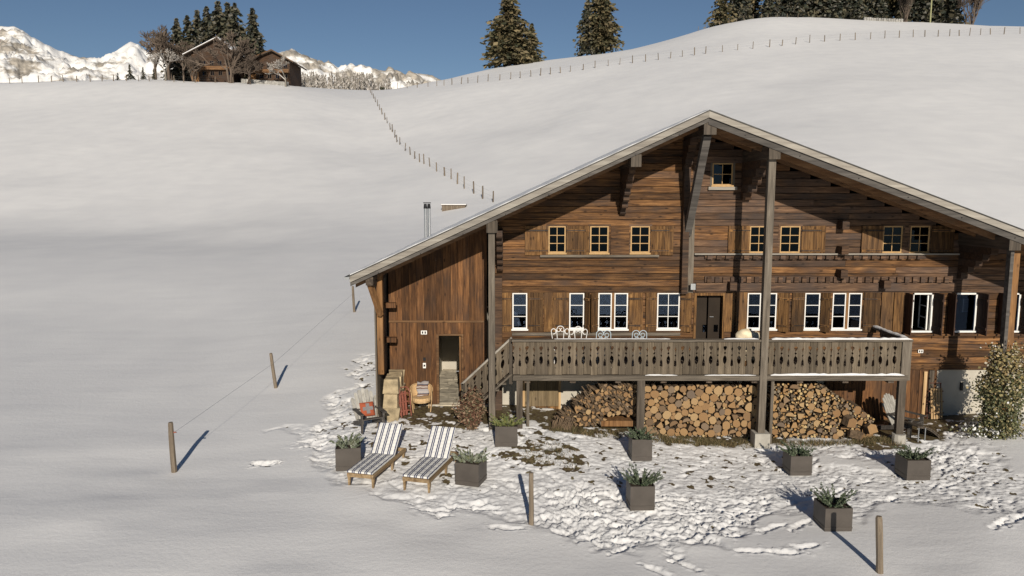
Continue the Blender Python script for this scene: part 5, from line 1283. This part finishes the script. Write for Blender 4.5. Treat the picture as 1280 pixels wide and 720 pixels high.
fence([G(440 + x / 3.6, 100 + y / 3.6) for x, y in diag], 1.25, .075, 'post and wire fence running diagonally up the snowy slope behind the roof', None, 1, (.5, .85), .006)
topf = [(497, 111), (509, 110.4), (521.5, 109.5), (535, 108.5), (546, 107.5), (555, 107), (565, 106), (576.5, 105), (585, 104), (597, 103.4), (610, 101.7), (624.7, 100.3), (638.4, 99), (650.4, 97.6), (663.7, 95.7), (675.7, 94.6), (688, 93), (700.6, 91.5), (713, 89.7), (729, 87.6), (743.7, 85), (760.4, 82.5), (774.7, 80.8), (790.6, 79), (807, 77), (823, 75), (838, 73), (853, 71), (868, 69.2), (882, 67), (903, 65), (922, 63), (941, 61), (962, 59), (977.5, 57.4), (994.5, 55.4), (1012, 53.6), (1030.6, 52), (1050, 51), (1069, 50), (1088, 49), (1106, 48), (1124, 47), (1141.5, 46.4), (1156, 46), (1172.6, 45.6), (1187, 45.2), (1199, 45), (1212, 44.6), (1225.5, 44), (1238, 43.4), (1255, 43), (1275, 42.6)]
fence([G(x, y) for x, y in topf], 1.5, .08, 'long post and wire fence along the top of the right-hand slope', None, 2, (.5, .85), .006)
fence([on_ground(x, 178) for x in (11.7, 28, 43, 63, 79, 93, 109.5, 126, 140.5, 154.5, 170, 185, 198, 228, 240, 254, 278, 300)], 1.35, .08, 'post and wire fence on the left crest before the far mountain', None, 3, (.5, .85), .006)
fence([on_ground(x, 224 - i * .5) for i, x in enumerate((865, 874, 891, 902, 911, 920, 931, 941, 949, 960, 972, 985))], 1.2, .07, 'small fence below the dark spruces on the hill crest', None, 5, (.5, .85), .006)
near = [G(218, 590), G(345, 485), G(443, 390)]
t = thing('wire_fence', 'three weathered posts with one thin wire in the left snow meadow', 'fence', near[0], 0, None, True)
for p, h, r, tl in zip(near, (1.27, 1.2, 1.22), (.07, .055, .06), ((.0, -.02), (0, -.12), (0, -.05))):
    o = link('post', PM[rnd.randrange(3)], t, Vector((p.x, p.y, p.z - .1))); o.scale = (r, r, h + .1); o.rotation_euler = (tl[0], tl[1], 1)
m = MB(); m.cyl(near[0] + Vector((.07, 0, 1.02)), near[1] + Vector((-.02, 0, .85)), .004, .004, 3, 0, False).cyl(near[1] + Vector((-.02, 0, .85)), near[2] + Vector((0, 0, .9)), .004, .004, 3, 0, False); m.build('wire', M['steel'], t)
m = MB().cyl(near[0] + Vector((.05, -.03, 1.02)), near[0] + Vector((.12, -.03, 1.02)), .02, .014, 6); m.build('insulator', M['redwood'], t)
for (px, py), h, r, tl, lab in (((664, 655), 1.12, .055, 0.0, 'pointed grey fence post standing alone in front of the lounger yard'), ((1100, 716), 1.08, .065, .08, 'pale leaning fence post at the lower right by the frontmost planter')):
    p = G(px, py); o = link('fence_post', PM[1], None, Vector((p.x, p.y, p.z - .1))); o.scale = (r, r, h + .1); o.rotation_euler = (0, tl, 2); tag(o, lab, 'fence post', None)

# ------------------------------------------------------------------ trees
def spruce_mesh(seed, layers=30, per=10, clumps=9, droop=.35, cs=.055, power=.85, prof=None):
    q = random.Random(seed); m = MB()                 # unit height, crown radius ~.22
    for l in range(layers):
        t = l / (layers - 1); z = .06 + .93 * t; R = (.25 * (1 - t) ** power if prof is None else .25 * float(np.interp(t, *prof))) * q.uniform(.72, 1.15) + .012
        for b in range(max(4, int(per * (1 - .5 * t)))):
            a = q.uniform(0, 6.283); L = R * q.uniform(.65, 1.18); k = max(2, int(clumps * (.35 + .65 * L / .235)))
            for j in range(k):
                u_ = (j + q.random()) / k; r = L * u_; zz = z - droop * r * u_ * 1.2 + q.gauss(0, .008); w = (.35 + .65 * (1 - u_)) * L * .30
                p = Vector((math.cos(a) * r + q.gauss(0, w * .5), math.sin(a) * r + q.gauss(0, w * .5), zz))
                leaf_quad(m, p, cs * q.uniform(.55, 1.15), q, (math.cos(a), math.sin(a), -.55), 1.5)
    return m
TR = MB().cyl((0, 0, -.02), (0, 0, .55), .018, .011, 7).cyl((0, 0, .55), (0, 0, .97), .011, .002, 6).mesh('trunk', [M['trunk']])
SPM = [spruce_mesh(k, 30, 12, 11, .3 + .1 * k, .048, .8 - .08 * (k % 3)).mesh('crown', [M['spruce'] if k % 2 == 0 else M['spruce_d']]) for k in range(4)]
PRF = [([0, .08, .3, .5, .62, .68, .8, .92, 1], [.7, 1, .98, .78, .62, .40, .36, .22, .02]), ([0, .06, .15, .4, .7, .85, 1], [.25, .8, 1, .9, .62, .45, .1])]
SPM2 = [spruce_mesh(20 + k, 36, 20, 12, .3, .040, .5, PRF[k]).mesh('crown', [M['spruce']]) for k in range(2)]
SPL = [spruce_mesh(40 + k, 18, 7, 5, .3, .085, .9).mesh('crown', [M['spruce_d']]) for k in range(2)]
def spruce(p, h, wid, me, label, group=None, rz=None):
    t = thing('spruce_tree', label, 'tree', p, rnd.uniform(0, 6.28) if rz is None else rz, group); t.scale = (h * wid, h * wid, h)
    link('trunk', TR, t, Vector((0, 0, 0))); link('crown', me, t, Vector((0, 0, 0))); return t
def tree_h(px, ytop, ybase, Y): return (ybase - ytop) / F * Y * .985
def bare_mesh(seed, depth=6, spread=.55, twig=.004, first=.28, up=.25, stems=1):
    q = random.Random(seed); m = MB()
    def rec(p, d, L, r, k):
        e = p + d * L; m.cyl(p, e, r, r * .72, 5 if k > 3 else 3, 0, False)
        if k == 0: return
        for i in range(q.choice((2, 3, 3)) if k > 1 else 3):
            n_ = (d + Vector((q.gauss(0, spread), q.gauss(0, spread), q.gauss(0, spread * .6) + up * .4))).normalized(); rec(p.lerp(e, q.uniform(.55, 1)), n_, L * q.uniform(.62, .86), max(twig, r * .62), k - 1)
    for k in range(stems): rec(Vector((q.gauss(0, .02) * (stems > 1), q.gauss(0, .02) * (stems > 1), -.02)), (Vector((0, 0, 1)) + Vector((q.gauss(0, .25), q.gauss(0, .25), 0)) * (stems > 1)).normalized(), first, .017 if stems == 1 else .009, depth)
    zm = max(v[2] for v in m.v); m.v = [(x / zm, y / zm, z / zm) for x, y, z in m.v]; return m.mesh('branches', [M['twig']])
BM = [bare_mesh(3, 7, .5, .003, .2, .35), bare_mesh(8, 7, .55, .003, .18, .35), bare_mesh(14, 5, .30, .0028, .22, .55, 11), bare_mesh(31, 6, .62, .003, .13, .22, 3)]
BMF = bare_mesh(21, 7, .52, .0035, .2, .3); BMF.materials.clear(); BMF.materials.append(M['frost'])
def bare(p, h, wid, me, label, group=None):
    t = thing('bare_tree', label, 'tree', p, rnd.uniform(0, 6.28), group); t.scale = (h * wid, h * wid, h); link('branches', me, t, Vector((0, 0, 0))); return t
# lone spruces on the ridge
p = on_ground(637, 226); spruce(p, tree_h(637, 0, 87, 226), 1.55, SPM2[0], 'big broad lone spruce on the ridge, left of the pair')
p = on_ground(664, 225); spruce(p, tree_h(664, 36, 82, 225), 1.35, SPM[0], 'small pointed spruce growing against the big lone spruce')
p = on_ground(746, 228); spruce(p, tree_h(746, -16, 66, 228), 1.25, SPM2[1], 'tall cropped spruce on the ridge beyond the gable, right of the pair')
p = on_ground(731, 227); spruce(p, tree_h(731, -4, 68, 227), .9, SPM[1], 'slim dark spruce leaning on the left of the tall ridge spruce')
# spruce row at the top right
gl_ = 'spruces in the row on the hill crest'
row = [(893, 18), (912, 24), (930, 20), (951, 17), (969, 22), (985, 19), (1001, 24), (1018, 20), (1035, 24), (1050, 19), (1066, 23), (1080, 20), (1094, 24), (1128, 23), (1142, 20), (1160, 25), (1172, 12)]
nm = ['first', 'second', 'third', 'fourth', 'fifth', 'sixth', 'seventh', 'eighth', 'ninth', 'tenth', 'eleventh', 'twelfth', 'thirteenth', 'fourteenth', 'fifteenth', 'sixteenth', 'seventeenth']
for i, (x, h) in enumerate(row):
    spruce(on_ground(x, 229 + (i * 7) % 15), h * rnd.uniform(.75, 1.1), 1.1, SPM[i % 4], 'dark spruce cropped by the top edge, %s from left in the hilltop row' % nm[i], gl_)
bare(on_ground(1114, 224), 12.5, .75, BM[2], 'brown bare bushy tree in front of the hilltop spruces'); bare(on_ground(1195, 222), 12, .8, BM[2], 'bare multi-stemmed tree at the right end of the hilltop row')
bare(on_ground(1188, 223), 10, .7, BM[1], 'thin bare tree touching the multi-stemmed one at the row end')
p = on_ground(1145, 222); tag(MB().cyl(p + Vector((0, 0, -.5)), p + Vector((0, 0, 12)), .2, .16, 8).cyl(p + Vector((0, 0, 9.5)), p + Vector((0, 0, 9.6)), .22, .22, 8).build('utility_pole', M['pole']), 'olive utility pole rising out of the picture at the hilltop', 'pole')
t = None
p0, p1 = on_ground(1066, 223), on_ground(1110, 221)
t = thing('stone_wall', 'low snow-dusted stone wall under the hilltop spruces', 'stone wall', p0, 0, None, True)
for i in range(16):
    p = p0.lerp(p1, i / 15); MB().box((p.x, p.y, p.z + .15), (.62, .7, rnd.uniform(.9, 1.3)), Matrix.Rotation(rnd.uniform(-.15, .15), 3, 'Y')).build('stone', M['greystone'], t)

# ------------------------------------------------------------------ the neighbour chalets on the left crest
def house(name, label, px_apex, y_apex, px_l, px_r, y_eave, y_base, Y, depth, oh):
    s = Y / F; a = P(px_apex, y_apex, Y); base = P(px_apex, y_base, Y); xl = (px_l - 640) * s; xr = (px_r - 640) * s; ze = P(px_apex, y_eave, Y).z
    t = thing(name, label, 'chalet', (a.x, Y, base.z), 0, None, True); zb_ = base.z - 1.5
    slope_l = (a.z - ze) / (a.x - xl); slope_r = (a.z - ze) / (xr - a.x); i = oh
    MB().prism([(xl + i, Y + 1.2, zb_), (xr - i, Y + 1.2, zb_), (xr - i, Y + 1.2, ze + slope_r * i - .3), (a.x, Y + 1.2, a.z - .3), (xl + i, Y + 1.2, ze + slope_l * i - .3)], (0, depth, 0)).build('wall', M['log_dark'], t)
    for (xe, nm_) in ((xl, 'roof'), (xr, 'roof')):
        o = MB().prism([(xe, Y, ze - .25), (a.x, Y, a.z - .25), (a.x, Y, a.z), (xe, Y, ze)], (0, depth + 2, 0)).build('roof', M['dkbeam'], t)
        MB().prism([(xe, Y - .06, ze - .05), (a.x, Y - .06, a.z - .05), (a.x, Y - .06, a.z + .12), (xe, Y - .06, ze + .12)], (0, depth + 2.1, 0)).build('snow_cover', M['snow'] if px_apex < 300 else M['soffit'], o)
    n = 5
    for r in range(2):
        for k in range(n):
            x = xl + oh + 1 + (xr - xl - 2 * oh - 2) * k / (n - 1); z = base.z + 1.0 + r * 2.4
            if z + 1 > a.z - max(slope_l * (a.x - x), slope_r * (x - a.x)) - .5: continue
            w = MB().b2((x - .5, Y + 1.1, z), (x + .5, Y + 1.195, z + 1.1)).build('window', M['dkbeam'], t)
            for s_ in (-1, 1): MB().b2((x + s_ * .22 - .17, Y + 1.08, z + .12), (x + s_ * .22 + .17, Y + 1.098, z + .98)).build('pane', M['glass'], w)
    MB().b2((xl + oh, Y + .3, base.z + 2.3), (xr - oh, Y + 1.19, base.z + 3.1)).build('balcony', M['soffit'], t)
    MB().b2((xl + oh - .1, Y + 1.0, zb_), (xl + oh + 1.6, Y + 1.19, base.z + 2.0)).build('shed_door', M['post_o'], t)
house('neighbour_chalet', 'distant brown chalet with snowy roof among trees on the left crest', 271, 46, 240, 306, 68, 99, 186, 12, 1.6)
house('neighbour_chalet', 'smaller distant brown chalet right of the other on the crest', 339, 62, 312, 374, 77, 103, 184, 10, 1.2)
p0, p1 = on_ground(312, 181), on_ground(366, 181)
t = thing('stone_wall', 'low stone terrace wall before the smaller distant chalet', 'stone wall', p0, 0, None, True)
for i in range(18):
    p = p0.lerp(p1, i / 17); MB().box((p.x, p.y, p.z + .3), (.6, .6, rnd.uniform(1.1, 1.3))).build('stone', M['greystone'], t)
gl_ = 'spruces around the distant chalets'
for i, (x, yt, Y, w, k, lab) in enumerate([(235, 24, 200, .8, 1, 'leftmost dark spruce behind the distant chalets'), (248, 20, 203, .8, 3, 'second dark spruce from left behind the distant chalets'), (260, 14, 206, .8, 1, 'third spruce behind the distant snowy-roofed chalet'), (272, 9, 204, .8, 3, 'fourth spruce right above the distant snowy roof'),
        (286, 3, 202, .85, 1, 'tallest spruce of the group behind the distant chalets'), (297, 4, 205, .85, 3, 'tall spruce just right of the tallest distant one'), (306, 5, 201, .85, 1, 'tall spruce between the two distant chalets'), (327, 11, 198, .85, 3, 'separate pointed spruce right of the group above the smaller distant chalet')]):
    p = on_ground(x, Y); spruce(p, (P(x, yt, Y).z - p.z), w * 1.35, SPM[k], lab, gl_)
for i, (x, yt, w) in enumerate([(175, 81, 1.1), (191, 84, .9), (160, 91, 1.2), (204, 86, .9)]):
    p = on_ground(x, 184); spruce(p, (P(x, yt, 184).z - p.z), w * 1.2, SPL[i % 2], ['widest low dark spruce on the left crest', 'second low spruce on the left crest by the white tree', 'leftmost tiny spruce on the left crest', 'low spruce beside the white knotty tree'][i], 'low spruces on the left crest')
for x, yt, Y, w, me, lab in [(206, 28, 192, .9, BM[0], 'bare grey tree at the left end of the distant group'), (225, 38, 190, .9, BM[3], 'brown bare tree before the left distant spruces'), (240, 48, 188, 1.0, BM[0], 'bare tree at the left wall of the distant chalet'), (296, 38, 179, .95, BM[3], 'large brown bare tree in front of the two distant chalets'),
        (318, 66, 178, 1.1, BM[3], 'low bare tree left of the smaller distant chalet'), (218, 60, 180, 1.1, BMF, 'whitish knotty bare tree at the left crest'), (364, 70, 179, 1.1, BMF, 'frosty bare tree at the right side of smaller distant chalet'), (252, 66, 182, 1.0, BM[2], 'short bare tree before the snowy-roofed distant chalet')]:
    p = on_ground(x, Y); bare(p, (P(x, yt, Y).z - p.z), w, me, lab, 'bare trees around the distant chalets')
# frosted wood beyond the crest
q = random.Random(9); m = MB()
for k in range(170):
    x = q.uniform(370, 492); Y = q.uniform(430, 520); p = on_ground(x, Y); top = P(x, q.uniform(90, 98) + (8 if x > 470 else 0), Y).z; h = max(3, top - p.z)
    m.cyl(p, p + Vector((0, 0, h)), .22, .05, 4, 0, False)
    for j in range(46):
        u_ = q.random(); r = .16 * h * (1 - u_) + .15; a = q.uniform(0, 6.283); leaf_quad(m, p + Vector((math.cos(a) * r * q.random(), math.sin(a) * r * q.random(), h * (.12 + .88 * u_))), q.uniform(.5, 1.1), q, (0, 0, 1), 1.9)
tag(m.build('frosted_wood', M['frost']), 'far frosted wood of pale thin trees beyond the left crest', 'wood', None, 'stuff')
p = on_ground(482, 225); bush('dark_bush', 'small dark bush where the two slope fences meet', 'bush', (p.x, p.y, p.z - .1), (1.0, .8, 1.1), 300, .35, M['spruce_d'], 4, 8)
# snowed-in hut front behind the roof's left slope
g = G(567, 262); w = 1.15
t = thing('snowed_in_hut', 'weathered hut front almost buried in snow behind the flue pipes', 'hut', (g.x, g.y, g.z - .1))
hb = MB()
MB().b2((-w, 0, -.3), (w, 1.4, .50)).build('wall', M['fpost'], t); MB().b2((-w - .1, -.1, .502), (w + .1, 1.6, .56)).build('roof', M['fpost'], t)
MB().b2((-w - .08, -.06, .562), (w + .08, 1.7, .64)).build('snow_cover', M['snow'], t)
